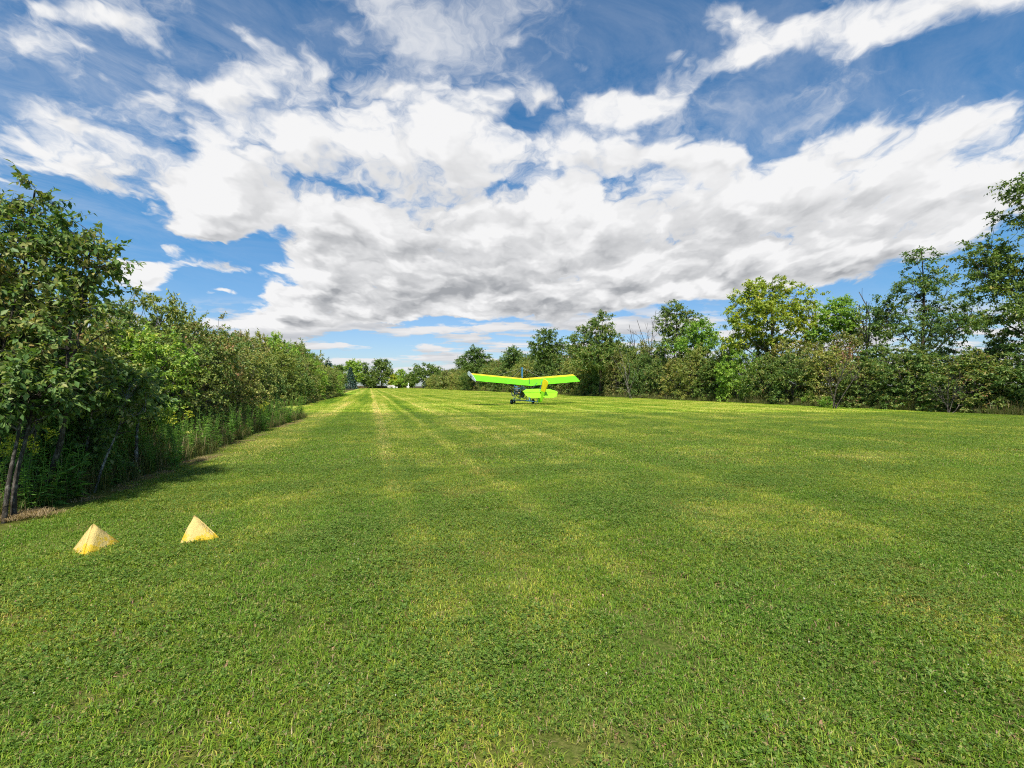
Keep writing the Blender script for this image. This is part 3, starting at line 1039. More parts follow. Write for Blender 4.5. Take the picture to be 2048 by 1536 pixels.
near_tree("tall dark leafy tree with drooping leaves, rising over the near end of the hedge", -6.3, 6.0,
          [(0.05, 0, 2.65, 0.95, 0.9, 0.65), (0.05, -0.1, 3.25, 0.65, 0.6, 0.42), (0.18, 0, 3.90, 0.24, 0.3, 0.26), (-0.35, 0, 3.65, 0.35, 0.35, 0.3), (0.60, 0, 3.45, 0.36, 0.4, 0.30), (0.95, 0, 3.15, 0.34, 0.4, 0.36), (0.98, -0.1, 2.55, 0.36, 0.4, 0.34),
           (-0.8, 0, 3.2, 0.6, 0.8, 0.5), (0.35, -0.3, 2.0, 0.85, 0.7, 0.45), (-0.7, 0.2, 2.2, 0.9, 0.8, 0.65), (0.3, 0.1, 1.5, 0.8, 0.6, 0.4)],
          [(0.0, 0.1, 0.2, 0.0, 4.0, 0.05), (0.15, 0.0, 0.95, 0.0, 3.3, 0.04), (-0.15, 0.1, -0.7, 0.0, 3.3, 0.045), (0.06, -0.1, 0.9, -0.1, 2.8, 0.035), (-0.08, -0.06, 0.1, 0, 3.2, 0.03)],
          501, 540, LEAF["dogwood"], 0.078, 0.05, droop=0.55, flat=0.8, upness=0.75, shell=0.4, zmin=1.0)
near_tree("light olive leafed tree, cropped, in front of the tall dark one", -6.35, 5.0,
          [(0.0, 0, 2.35, 0.65, 0.55, 0.35), (0.25, 0, 1.75, 0.5, 0.5, 0.35), (-0.6, 0, 2.0, 0.7, 0.6, 0.5)],
          [(0.0, 0.0, 0.1, 0.0, 2.5, 0.03), (-0.1, 0.1, -0.5, 0.0, 2.2, 0.03)],
          502, 170, LEAF["olive"], 0.088, 0.04, droop=0.6, flat=0.7, upness=0.35, shell=0.3, zmin=1.25)
near_tree("low dark shrub filling the gap under the tall tree, behind the clustered trunks", -7.25, 6.7,
          [(0, 0, 0.75, 0.9, 0.6, 0.6), (0.75, 0.4, 0.7, 0.6, 0.6, 0.6), (-0.8, 0, 0.9, 0.8, 0.6, 0.7)],
          [(0.0, 0.0, 0.1, 0.0, 1.4, 0.02), (0.5, 0.1, 0.8, 0.3, 1.2, 0.02), (-0.5, 0.1, -0.8, 0.0, 1.4, 0.02)],
          504, 230, LEAF["dogwood"], 0.075, 0.03, droop=0.4, shell=0.3, zmin=0.05)
near_tree("dark shrub tree filling the shade behind the pale trunks", -7.9, 7.6,
          [(0, 0, 1.6, 1.3, 1.2, 1.2), (0.5, -0.3, 2.5, 0.9, 0.8, 0.7), (-0.6, 0, 2.6, 1.0, 0.8, 0.9)],
          [(0.0, 0.0, 0.1, 0.0, 2.9, 0.04), (-0.3, 0.1, -0.5, 0.0, 2.8, 0.04), (0.3, 0.1, 0.6, 0.0, 2.6, 0.04)],
          503, 420, LEAF["dogwood"], 0.09, 0.04, droop=0.5, shell=0.4, zmin=0.1)


def slim_trunk(label, base_px, tip_px, d0, r0, seed, lobes=None, mat="dogwood", side=(), bark="pale"):
    """a slender pale stem with a small leafy head"""
    r = np.random.default_rng(seed)
    b = ground_at(*base_px) if d0 is None else Vector((x_at(base_px[0], d0), d0, 0))
    d = b.y
    tip = np.array([x_at(tip_px[0], d) - b.x, r.uniform(0.1, 0.4), z_at(tip_px[1], d)])
    pts = curve_pts((0, 0, -0.06), tip, 12, 0.02, r)
    stems = [(pts, np.linspace(r0, r0 * 0.35, 12))]
    for (j, sx, sy) in side:
        e = np.array([x_at(sx, d) - b.x, r.uniform(-0.1, 0.3), z_at(sy, d)])
        stems.append((curve_pts(pts[j], e, 6, 0.03, r), np.linspace(r0 * 0.45, r0 * 0.15, 6)))
    hd = [(tip[0], tip[1], tip[2] + 0.15, 0.45, 0.45, 0.4)]
    ms = plant_meshes("slim%d" % seed, hd, stems, seed, 46, 30, 0.08, 0.26, LEAF[mat], BARK[bark], n_twigs=26, r_twig=0.005, fine_twigs=0.002, simple=False, sides=7, zmin=0.4, droop=0.5)
    return plant("slender_tree", ms, b, 0, label, "tree")


slim_trunk("slender white-barked leaning trunk with forking twigs, middle of the shaded hedge edge", (188, 985), (212, 800), None, 0.020, 601, side=((8, 262, 826), (7, 268, 862)))
slim_trunk("short grey-white straight trunk standing alone at the hedge edge", (274, 950), (264, 800), None, 0.034, 602)
slim_trunk("thin dark-topped trunk half hidden in the shaded weeds", (163, 960), (172, 770), 6.9, 0.018, 603)
slim_trunk("outermost of the clustered grey trunks beside the dry grass heap", (8, 1046), (14, 800), None, 0.026, 604, bark="grey")
slim_trunk("thickest of the clustered grey trunks, leaning towards the lawn", (30, 1040), (44, 800), None, 0.030, 605, bark="grey")
slim_trunk("thin grey trunk leaning behind the thickest of the cluster", (20, 1030), (36, 780), 5.6, 0.022, 606, bark="grey")
# ------------------------------------------------------------------ the lawn
def turf_group():
    """colour of the turf at a place on the ground (world metres): mown stripes, clover, dry patches"""
    g = bpy.data.node_groups.new("turf_colour", "ShaderNodeTree")
    g.interface.new_socket("Colour", in_out="OUTPUT", socket_type="NodeSocketColor")
    g.interface.new_socket("Clover", in_out="OUTPUT", socket_type="NodeSocketFloat")
    go = g.nodes.new("NodeGroupOutput")
    pos = geom(g, "Position")
    x, y, z = split(g, pos)
    p = vec(g, x, y, 0.0)
    across = x * NDIR.x + y * NDIR.y
    along = x * UDIR.x + y * UDIR.y
    n_big = noise(g, p, 0.10, 3, 0.55)
    n_mid = noise(g, p, 0.55, 4, 0.6)
    n_sml = noise(g, p, 2.6, 4, 0.6)
    n_fine = noise(g, p, 14.0, 3, 0.65)
    # streaks left by the mower: long thin noise along the strip, and alternating passes
    st = noise(g, vec(g, across * 1.0, along * 0.035, 4.0), 1.15, 3, 0.6)
    wob = noise(g, vec(g, across * 0.2, along * 0.05, 8.0), 1.0, 2, 0.5)
    passes = ((across + (wob - 0.5) * 1.6) * (2 * math.pi / 3.1)).sin()
    line = (((across + (wob - 0.5) * 0.5) * (2 * math.pi / 1.55)).sin() - 0.55).max(0.0) * 2.2 * across.smooth(-1.5, 0.0) * across.smooth(4.0, 9.0, 1.0, 0.12) * (noise(g, vec(g, across * 0.6, along * 0.06, 14.0), 1.0, 3, 0.6) + 0.2)
    stripe = (st - 0.5) * 1.5 + passes * 0.20 + line * 0.75
    far = y.smooth(4.0, 26.0)
    left = across.smooth(-3.0, 6.0, 1.0, 0.45)
    dry = (n_mid * 0.55 + n_big * 0.55 + n_sml * 0.5 - 0.80) * 2.0 + stripe * (far * 0.45 + 0.55) * left + far * 0.08
    col = ramp(g, (dry + 0.42).clamp(), [
        (0.0, (0.062, 0.138, 0.012)), (0.30, (0.122, 0.205, 0.020)), (0.55, (0.200, 0.268, 0.038)),
        (0.78, (0.275, 0.320, 0.085)), (1.0, (0.345, 0.345, 0.130))])
    # clover grows in dark fresh patches
    clover = (noise(g, vec(g, x, y, 30.0), 0.45, 4, 0.62) + (n_sml - 0.5) * 0.35 - far * 0.10).smooth(0.44, 0.60)
    col = mixc(g, clover * 0.65, col, (0.070, 0.170, 0.018))
    tan = (noise(g, vec(g, x, y, 55.0), 0.8, 5, 0.65) + (n_fine - 0.5) * 0.3).smooth(0.54, 0.72)
    col = mixc(g, tan * 0.42, col, (0.20, 0.165, 0.062))
    col = mulc(g, mulc(g, col, (1.38, 1.30, 1.0)), (n_fine * 0.5 + 0.75) * (far * 0.05 + 1.0))
    g.links.new(col.s, go.inputs[0])
    g.links.new(clover.s, go.inputs[1])
    return g


TURF = turf_group()


def turf(t):
    n = t.nodes.new("ShaderNodeGroup")
    n.node_tree = TURF
    return Ex(t, n.outputs[0]), Ex(t, n.outputs[1])


def lawn_material():
    m, t, out = new_mat("lawn_turf")
    col, clover = turf(t)
    pos = geom(t, "Position")
    x, y, z = split(t, pos)
    soil = noise(t, pos, 40.0, 4, 0.65)
    near = y.smooth(8.0, 30.0)
    under = mixc(t, soil.smooth(0.35, 0.7), (0.022, 0.022, 0.009), (0.105, 0.078, 0.038))
    c = mixc(t, near * 0.75 + 0.25, under, col)
    tuft = noise(t, vec(t, x * 9.0, y * 9.0, 0.0), 1.0, 6, 0.7)
    c = mulc(t, c, tuft * 0.9 + 0.55)
    # leaf litter under the hedges
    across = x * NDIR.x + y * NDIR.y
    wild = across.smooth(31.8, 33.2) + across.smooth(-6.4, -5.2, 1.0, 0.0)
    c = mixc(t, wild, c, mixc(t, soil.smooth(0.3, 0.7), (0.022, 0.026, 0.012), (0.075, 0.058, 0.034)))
    p = principled(t, c, 0.9, 0.03, normal=bump(t, tuft, 0.8, 0.05))
    t.links.new(p.outputs[0], out.inputs[0])
    return m


def grass_material(name, kind):
    m, t, out = new_mat(name)
    col, clover = turf(t)
    isl = geom(t, "Random Per Island")
    hue = ramp(t, isl, [(0.0, (0.45, 0.58, 0.4)), (0.40, (0.90, 0.95, 0.9)), (0.74, (1.3, 1.22, 1.1)), (0.86, (1.75, 1.30, 1.8)), (1.0, (2.3, 1.40, 3.0))])
    mm = t.nodes.new("ShaderNodeVectorMath")
    mm.operation = "MULTIPLY"
    t.links.new(col.s, mm.inputs[0])
    t.links.new(hue.s, mm.inputs[1])
    c = Ex(t, mm.outputs[0])
    if kind == "clover":
        c = ramp(t, isl, [(0.0, (0.045, 0.090, 0.011)), (0.5, (0.095, 0.178, 0.022)), (0.85, (0.170, 0.250, 0.042)), (1.0, (0.30, 0.27, 0.08))])
    if kind == "dry":
        c = ramp(t, isl, [(0.0, (0.12, 0.08, 0.035)), (0.5, (0.30, 0.215, 0.115)), (1.0, (0.46, 0.36, 0.21))])
    if kind == "tall":
        c = ramp(t, isl, [(0.0, (0.040, 0.075, 0.015)), (0.5, (0.085, 0.125, 0.026)), (0.85, (0.17, 0.165, 0.05)), (1.0, (0.30, 0.23, 0.11))])
    p = principled(t, c, 0.55, 0.22)
    tr = t.nodes.new("ShaderNodeBsdfTranslucent")
    tc = mulc(t, c, (1.2, 1.25, 0.6))
    t.links.new(tc.s, tr.inputs["Color"])
    mx = t.nodes.new("ShaderNodeMixShader")
    mx.inputs[0].default_value = 0.35
    t.links.new(p.outputs[0], mx.inputs[1])
    t.links.new(tr.outputs[0], mx.inputs[2])
    t.links.new(mx.outputs[0], out.inputs[0])
    return m


LAWN = lawn_material()
GRASS = grass_material("grass_blade", "grass")
CLOVER = grass_material("clover_leaf", "clover")
DRY = grass_material("dry_grass_blade", "dry")
FALLEN = leaf_material("fallen_leaf", [(0.0, (0.05, 0.028, 0.016)), (0.6, (0.13, 0.075, 0.040)), (1.0, (0.20, 0.13, 0.07))], trans=0.1)
TALL = grass_material("tall_grass_blade", "tall")

# one sheet to the horizon, with finer faces and shallow unevenness near the camera
gx = np.concatenate([[-2500, -900, -300, -120], np.linspace(-60, 60, 61), [120, 300, 900, 2500]])
gy = np.concatenate([[-2500, -900, -300, -80], np.linspace(-20, 100, 61), [160, 300, 900, 2500]])


def ground_z(x, y):
    x = np.asarray(x, float)
    y = np.asarray(y, float)
    return 0.0 * x * y


GX, GY = np.meshgrid(gx, gy)
gv = np.stack([GX, GY, ground_z(GX, GY)], -1).reshape(-1, 3)
nx_, ny_ = len(gx), len(gy)
ii = (np.arange(ny_ - 1)[:, None] * nx_ + np.arange(nx_ - 1)[None, :]).reshape(-1)
gf = np.stack([ii, ii + 1, ii + nx_ + 1, ii + nx_], -1)
lawn = link("lawn", np_mesh("lawn", gv, gf.ravel(), np.full(len(gf), 4), True), LAWN)
tag(lawn, kind="structure")


# --- grass: small patches of blades set all over the lawn
def blade_arrays(n, size, h, w, r, lean=0.5):
    xy = (r.random((n, 2)) - 0.5) * size
    a = r.random(n) * 6.28
    hh = h * (0.45 + 0.75 * r.random(n))
    ln = lean * r.random(n) ** 0.8
    d = np.stack([np.cos(a), np.sin(a)], 1)
    sd = np.stack([-np.sin(a), np.cos(a)], 1) * (w * (0.6 + 0.7 * r.random(n)))[:, None] * 0.5
    z0 = np.zeros(n)
    b = np.concatenate([xy, z0[:, None] - 0.01], 1)
    mid = np.concatenate([xy + d * (hh * ln * 0.45)[:, None], (hh * 0.6)[:, None]], 1)
    tip = np.concatenate([xy + d * (hh * ln * 1.25)[:, None], (hh * (1.0 - 0.35 * ln))[:, None]], 1)
    s3 = np.concatenate([sd, z0[:, None]], 1)
    v = np.stack([b - s3, b + s3, mid + s3 * 0.8, mid - s3 * 0.8, tip], 1).reshape(-1, 3)
    o = (np.arange(n) * 5)[:, None]
    q = (o + np.array([[0, 1, 2, 3]]))
    t3 = (o + np.array([[3, 2, 4]]))
    f = np.concatenate([q, t3], 1).ravel()
    tot = np.tile(np.array([4, 3]), n)
    return v, f, tot


def clover_arrays(n, size, h, leaf, r):
    """three rounded leaflets on a stalk top"""
    xy = (r.random((n, 2)) - 0.5) * size
    z = h * (0.4 + 0.7 * r.random(n))
    V_, F_, T_ = [], [], []
    a0 = r.random(n) * 6.28
    s = leaf * (0.6 + 0.7 * r.random(n))
    tl = r.normal(size=(n, 2)) * 0.35
    for k in range(3):
        a = a0 + k * 2.094
        d = np.stack([np.cos(a), np.sin(a)], 1)
        e = np.stack([-np.sin(a), np.cos(a)], 1)

        def P(u, w_):
            p = xy + d * (u * s)[:, None] + e * (w_ * s)[:, None]
            return np.concatenate([p, (z + (d * u + e * w_)[:, 0] * s * tl[:, 0] + (d * u + e * w_)[:, 1] * s * tl[:, 1] + 0.15 * abs(w_) * s)[:, None]], 1)

        v = np.stack([P(0.02, 0), P(0.55, 0.42), P(1.0, 0.25), P(0.92, 0.0), P(1.0, -0.25), P(0.55, -0.42)], 1).reshape(-1, 3)
        V_.append(v)
    v = np.stack([q.reshape(n, 6, 3) for q in V_], 1).reshape(-1, 3)
    f = np.arange(n * 18)
    return v, f, np.full(n * 3, 6)


def join_arrays(parts):
    """parts: (v, f, totals, material index)"""
    V_, F_, T_, M_, off = [], [], [], [], 0
    for v, f, t, m in parts:
        V_.append(v)
        F_.append(f + off)
        T_.append(t)
        M_.append(np.full(len(t), m))
        off += len(v)
    return np.concatenate(V_), np.concatenate(F_), np.concatenate(T_), np.concatenate(M_)


def patch(name, parts, mats):
    v, f, t, mi = join_arrays(parts)
    me = np_mesh(name, v, f, t)
    for m in mats:
        me.materials.append(m)
    me.polygons.foreach_set("material_index", mi.astype(np.int32))
    return bpy.data.objects.new(name, me)


def scatter(name, points, rots, scales, patches, z_follow=True):
    """one object that sets the patches on its points"""
    n = len(points)
    pt = np.asarray(points)
    clump = sum(np.sin(pt[:, 0] * a_ + pt[:, 1] * b_ + c_) for a_, b_, c_ in ((2.1, 0.7, 0), (-1.1, 2.4, 1), (0.9, -1.3, 2), (3.4, 2.2, 3), (-2.9, 3.7, 4))) / 5 + rng.normal(size=n) * 0.22
    rank = np.argsort(np.argsort(clump)) * len(patches) // n
    me = bpy.data.meshes.new(name)
    me.vertices.add(n)
    me.vertices.foreach_set("co", np.asarray(points, np.float32).ravel())
    for nm, typ, val in (("turn", "FLOAT", rots), ("grow", "FLOAT", scales), ("which", "INT", rank)):
        at = me.attributes.new(nm, typ, "POINT")
        at.data.foreach_set("value", np.asarray(val, np.int32 if typ == "INT" else np.float32))
    coll = bpy.data.collections.new(name + "_patches")
    for p in patches:
        coll.objects.link(p)
    o = link(name, me)
    ng = bpy.data.node_groups.new(name, "GeometryNodeTree")
    ng.interface.new_socket("Geometry", in_out="INPUT", socket_type="NodeSocketGeometry")
    ng.interface.new_socket("Geometry", in_out="OUTPUT", socket_type="NodeSocketGeometry")
    N, Lk = ng.nodes.new, ng.links.new
    gi, go = N("NodeGroupInput"), N("NodeGroupOutput")
    m2p = N("GeometryNodeMeshToPoints")
    iop = N("GeometryNodeInstanceOnPoints")
    ci = N("GeometryNodeCollectionInfo")
    ci.inputs["Collection"].default_value = coll
    ci.inputs["Separate Children"].default_value = True
    ci.inputs["Reset Children"].default_value = True
    iop.inputs["Pick Instance"].default_value = True

    def attr(nm, typ):
        a = N("GeometryNodeInputNamedAttribute")
        a.data_type = typ
        a.inputs["Name"].default_value = nm
        return a.outputs["Attribute"]

    cx = N("ShaderNodeCombineXYZ")
    Lk(attr("turn", "FLOAT"), cx.inputs[2])
    Lk(gi.outputs[0], m2p.inputs["Mesh"])
    Lk(m2p.outputs[0], iop.inputs["Points"])
    Lk(ci.outputs[0], iop.inputs["Instance"])
    Lk(attr("which", "INT"), iop.inputs["Instance Index"])
    Lk(cx.outputs[0], iop.inputs["Rotation"])
    Lk(attr("grow", "FLOAT"), iop.inputs["Scale"])
    Lk(iop.outputs[0], go.inputs[0])
    md = o.modifiers.new(name, "NODES")
    md.node_group = ng
    tag(o, kind="stuff")
    return o


def field_points(d0, d1, step, margin, r):
    """jittered grid over the part of the lawn between two distances"""
    pts = []
    y = d0
    while y < d1:
        half = y * 1.12 + margin
        n = int(2 * half / step) + 1
        xs = -half + (np.arange(n) + 0.5 + 0.5 * (r.random(n) - 0.5)) * step
        ys = y + (0.5 + 0.5 * (r.random(n) - 0.5)) * step
        pts.append(np.stack([xs, ys], 1))
        y += step
    p = np.concatenate(pts)
    # keep to the mown ground
    lx = np.interp(p[:, 1], [0, 5.0, 7.5, 9.86, 14.1, 21.4, 21.5, 35.2, 78, 400], [-5.3, -5.2, -5.75, -6.3, -7.6, -9.3, -11.0, -15.6, -27.4, -125])
    rx = HR0.x + (p[:, 1] - HR0.y) * (UDIR.x / UDIR.y) + 0.2
    ok = (p[:, 0] > lx) & (p[:, 0] < rx)
    p = p[ok]
    return np.concatenate([p, ground_z(p[:, 0], p[:, 1])[:, None]], 1)


gr = np.random.default_rng(21)
near_patches = []
for k in range(5):
    nb = 1350
    S_ = 0.50
    near_patches.append(patch("turf_patch", [(*blade_arrays(nb, S_, 0.034, 0.0042, gr, 1.5), 0), (*clover_arrays((60, 150, 260, 420, 620)[k], S_, 0.036, 0.0095, gr), 1), (*blade_arrays(150, S_, 0.028, 0.004, gr, 2.2), 2), (*blade_arrays(26, S_, 0.020, 0.013, gr, 2.6), 3)], [GRASS, CLOVER, DRY, FALLEN]))
pts = field_points(1.3, 8.5, 0.34, 0.6, gr)
scatter("grass", pts, gr.random(len(pts)) * 6.28, 0.75 + 0.5 * gr.random(len(pts)), near_patches)
mid_patches = []
for k in range(4):
    S_ = 1.05
    mid_patches.append(patch("turf_patch", [(*blade_arrays(1600, S_, 0.036, 0.0075, gr, 1.5), 0), (*clover_arrays((80, 220, 420, 700)[k], S_, 0.038, 0.013, gr), 1), (*blade_arrays(220, S_, 0.032, 0.007, gr, 2.2), 2)], [GRASS, CLOVER, DRY]))
pts = field_points(8.4, 26.0, 0.72, 0.8, gr)
scatter("grass", pts, gr.random(len(pts)) * 6.28, 0.75 + 0.5 * gr.random(len(pts)), mid_patches)
far_patches = []
for k in range(3):
    S_ = 3.6
    far_patches.append(patch("turf_patch", [(*blade_arrays(2900, S_, 0.042, 0.020, gr, 1.4), 0)], [GRASS]))
pts = field_points(25.5, 80.0, 2.4, 2.0, gr)
scatter("grass", pts, gr.random(len(pts)) * 6.28, 0.75 + 0.5 * gr.random(len(pts)), far_patches)

horizon_patches = []
for k in range(2):
    horizon_patches.append(patch("turf_patch", [(*blade_arrays(3600, 12.0, 0.055, 0.055, gr, 1.4), 0)], [GRASS]))
pts = field_points(79.0, 320.0, 8.0, 4.0, gr)
pts = pts[np.hypot(pts[:, 0] - 0, 0) < 140]
scatter("grass", pts, gr.random(len(pts)) * 6.28, 0.85 + 0.3 * gr.random(len(pts)), horizon_patches)

# white clover heads dotted over the lawn
hd = bmesh.new()
bmesh.ops.create_icosphere(hd, subdivisions=1, radius=0.0038)
for v in hd.verts:
    v.co.z += 0.035
hme = bpy.data.meshes.new("clover_head")
hd.to_mesh(hme)
hd.free()
hm, ht, ho = new_mat("clover_flower")
pp = principled(ht, (0.50, 0.48, 0.38), 0.7, 0.1)
ht.links.new(pp.outputs[0], ho.inputs[0])
hme.materials.append(hm)
n = 60
yy_ = 1.8 + 12 * gr.random(n) ** 1.2
xx_ = (gr.random(n) * 2 - 1) * yy_ * 1.05
ok = xx_ > -4.5
cp = np.stack([xx_, yy_, ground_z(xx_, yy_)], 1)[ok]
scatter("clover_flowers", cp, gr.random(len(cp)) * 6.28, 0.7 + 0.5 * gr.random(len(cp)), [bpy.data.objects.new("clover_head", hme)])

# --- rank grass and dry cuttings along the foot of the hedges
tall_patches = [patch("tall_tuft", [(*blade_arrays(150, 0.45, 0.42, 0.008, gr, 0.8), 0), (*blade_arrays(18, 0.45, 0.6, 0.007, gr, 0.5), 1)], [TALL, DRY]) for k in range(3)]
P = []
ly = np.concatenate([np.linspace(4.6, 22.0, 150), np.linspace(35.5, 78, 120)])
lx = np.where(ly < 22.5, np.interp(ly, [q[1] for q in HL], [q[0] for q in HL]), np.interp(ly, [35.2, 78], [-15.9, -27.7]))
for off in (0.12, 0.45, 0.9):
    P.append(np.stack([lx - off - 0.3 * gr.random(len(ly)), ly + gr.normal(size=len(ly)) * 0.1, 0 * ly], 1))
sc_ = [np.full(len(ly), k) * (0.6 + 0.6 * gr.random(len(ly))) for k in (0.75, 1.0, 1.3)]
pl = np.concatenate(P)
pl[:, 2] = ground_z(pl[:, 0], pl[:, 1])
o = scatter("tall_grass", pl, gr.random(len(pl)) * 6.28, np.concatenate(sc_), tall_patches)
P, sc_ = [], []
for off, k in ((0.0, 0.8), (0.5, 1.2), (1.1, 1.6)):
    ss = np.arange(-12, 150, 0.42)
    ss = ss + gr.normal(size=len(ss)) * 0.12
    q = np.array(HR0)[None] + ss[:, None] * np.array(UDIR)[None] + (off + 0.45 * gr.random(len(ss)))[:, None] * np.array(NDIR)[None]
    clump = 0.75 + 0.6 * np.sin(ss * 0.55 + 1.0 + off) ** 2
    P.append(q)
    sc_.append(k * (0.5 + 0.7 * gr.random(len(ss))) * clump)
pr = np.concatenate(P)
pr[:, 2] = ground_z(pr[:, 0], pr[:, 1])
scatter("tall_grass", pr, gr.random(len(pr)) * 6.28, np.concatenate(sc_), tall_patches)

dry_patches = [patch("dry_tuft", [(*blade_arrays(170, 0.30, 0.055, 0.005, gr, 2.6), 0)], [DRY]) for k in range(3)]
yv = np.linspace(4.75, 21.5, 330)
xv = np.interp(yv, [q[1] for q in HL], [q[0] for q in HL])
dens = 0.5 + 0.5 * np.sin(yv * 1.7) * np.sin(yv * 0.63 + 1)
keep = gr.random(len(yv)) < 0.05 + 0.62 * dens * (yv > 6.5)
pd = np.stack([xv + 0.13 + gr.normal(size=len(yv)) * 0.16, yv, 0 * yv], 1)[keep]
heap = np.stack([-5.52 + gr.normal(size=9) * 0.12, 5.28 + gr.normal(size=9) * 0.10, 0.02 + 0.04 * gr.random(9)], 1)
pd[:, 2] = ground_z(pd[:, 0], pd[:, 1])
pd = np.concatenate([pd, heap])
scatter("dry_cuttings", pd, gr.random(len(pd)) * 6.28, 0.45 + 0.6 * gr.random(len(pd)), dry_patches)
# strip of rough brown growth at the far end of the strip
brown_patches = [patch("brown_tuft", [(*blade_arrays(260, 4.0, 1.9, 0.10, gr, 0.5), 0), (*blade_arrays(120, 4.0, 1.6, 0.10, gr, 0.5), 1)], [DRY, TALL])]
xs_ = np.arange(-108, -72, 1.4)
pb = np.stack([xs_, 310 + gr.normal(size=len(xs_)) * 2, 0 * xs_], 1)
scatter("brown_undergrowth", pb, gr.random(len(pb)) * 6.28, 0.8 + 0.4 * gr.random(len(pb)), brown_patches)
# ------------------------------------------------------------------ simple shapes
def mesh_from_bm(name, bm, mat, parent=None, smooth=False):
    me = bpy.data.meshes.new(name)
    bmesh.ops.recalc_face_normals(bm, faces=bm.faces)
    bm.to_mesh(me)
    bm.free()
    if smooth:
        for p in me.polygons:
            p.use_smooth = True
    return link(name, me, mat, parent)


def plain(name, col, rough=0.5, spec=0.4, metal=0.0, trans=0.0, wear=0.12, scale=8.0):
    m, t, out = new_mat(name)
    tc = t.nodes.new("ShaderNodeTexCoord")
    n1 = noise(t, Ex(t, tc.outputs["Object"]), scale, 5, 0.6)
    base = mixc(t, n1.smooth(0.3, 0.7), tuple(c * (1 - wear) for c in col), tuple(min(1, c * (1 + wear)) for c in col))
    p = principled(t, base, rough, spec, metal)
    if trans > 0:
        tr = t.nodes.new("ShaderNodeBsdfTranslucent")
        t.links.new(base.s, tr.inputs["Color"])
        mx = t.nodes.new("ShaderNodeMixShader")
        mx.inputs[0].default_value = trans
        t.links.new(p.outputs[0], mx.inputs[1])
        t.links.new(tr.outputs[0], mx.inputs[2])
        t.links.new(mx.outputs[0], out.inputs[0])
    else:
        t.links.new(p.outputs[0], out.inputs[0])
    return m


def tube_obj(name, lines, mat, parent, sides=8):
    v, f, tot = tubes(lines, sides)
    return link(name, np_mesh(name, v, f, tot, True), mat, parent)


def slab(bm, pts, thick, normal):
    """a flat plate of given outline and real thickness"""
    n = Vector(normal).normalized() * (thick * 0.5)
    a = [bm.verts.new(Vector(p) + n) for p in pts]
    b = [bm.verts.new(Vector(p) - n) for p in pts]
    bm.faces.new(a)
    bm.faces.new(b[::-1])
    k = len(pts)
    for i in range(k):
        bm.faces.new((a[i], b[i], b[(i + 1) % k], a[(i + 1) % k]))


# ------------------------------------------------------------------ the ultralight aircraft
GREEN = plain("neon_green_fabric", (0.16, 0.66, 0.010), 0.45, 0.35, trans=0.22, wear=0.06, scale=2.0)
LIME = plain("lime_fabric", (0.29, 0.68, 0.018), 0.45, 0.35, trans=0.22, wear=0.06, scale=2.0)
AMBER = plain("amber_fabric", (0.72, 0.57, 0.012), 0.45, 0.35, trans=0.22, wear=0.08, scale=2.0)
BLUE = plain("blue_tube", (0.045, 0.17, 0.33), 0.35, 0.5)
DARK = plain("dark_metal", (0.022, 0.026, 0.030), 0.4, 0.5)
STEEL = plain("grey_metal", (0.35, 0.36, 0.37), 0.35, 0.5, metal=0.6)
RUBBER = plain("tyre_rubber", (0.016, 0.016, 0.016), 0.8, 0.2)
WHITE = plain("white_paint", (0.72, 0.72, 0.70), 0.5, 0.4)
TAN = plain("tan_cloth", (0.36, 0.27, 0.12), 0.8, 0.2)

AX_D = 39.0
plane = empty("ultralight_aircraft", (x_at(1045, AX_D), AX_D, 0), R(90 + 26))
tag(plane, "neon green open-frame ultralight aircraft with amber wing edge, parked on the mown strip", "aircraft")


def airfoil_wing(name, mat, side, c0, c1, parent):
    """half wing: chord stations c0..c1 (0 at the leading edge) of a thin cambered section, root to tip"""
    rootL, rootT = Vector((-0.12, 0.0, 2.07)), Vector((-1.47, 0.0, 1.52))
    tipL, tipT = Vector((-0.16, 4.82 * side, 2.45)), Vector((-1.49, 4.70 * side, 1.90))
    bm = bmesh.new()
    nspan, nch = 14, 8
    grid = {}
    for i in range(nspan + 1):
        u = i / nspan
        L, T = rootL.lerp(tipL, u), rootT.lerp(tipT, u)
        up = Vector((0.42, 0, 0.91))
        sag = 0.012 * math.sin(u * nspan * math.pi) ** 2        # fabric dips between ribs
        for j in range(nch + 1):
            w = c0 + (c1 - c0) * j / nch
            cam_ = 0.10 * math.sin(math.pi * min(1, w) ** 0.6)
            th = 0.055 * (1 - w) ** 0.5 * min(1.0, (w * 12) ** 0.5) + 0.006
            base = L.lerp(T, w)
            grid[i, j, 0] = bm.verts.new(base + up * (cam_ + th - sag))
            grid[i, j, 1] = bm.verts.new(base + up * (cam_ - th))
    for i in range(nspan):
        for j in range(nch):
            bm.faces.new((grid[i, j, 0], grid[i + 1, j, 0], grid[i + 1, j + 1, 0], grid[i, j + 1, 0]))
            bm.faces.new((grid[i, j, 1], grid[i, j + 1, 1], grid[i + 1, j + 1, 1], grid[i + 1, j, 1]))
        for j in (0, nch):
            bm.faces.new((grid[i, j, 0], grid[i, j, 1], grid[i + 1, j, 1], grid[i + 1, j, 0]))
    for i in (0, nspan):
        for j in range(nch):
            bm.faces.new((grid[i, j, 0], grid[i, j + 1, 0], grid[i, j + 1, 1], grid[i, j, 1]))
    return mesh_from_bm(name, bm, mat, parent, smooth=False)


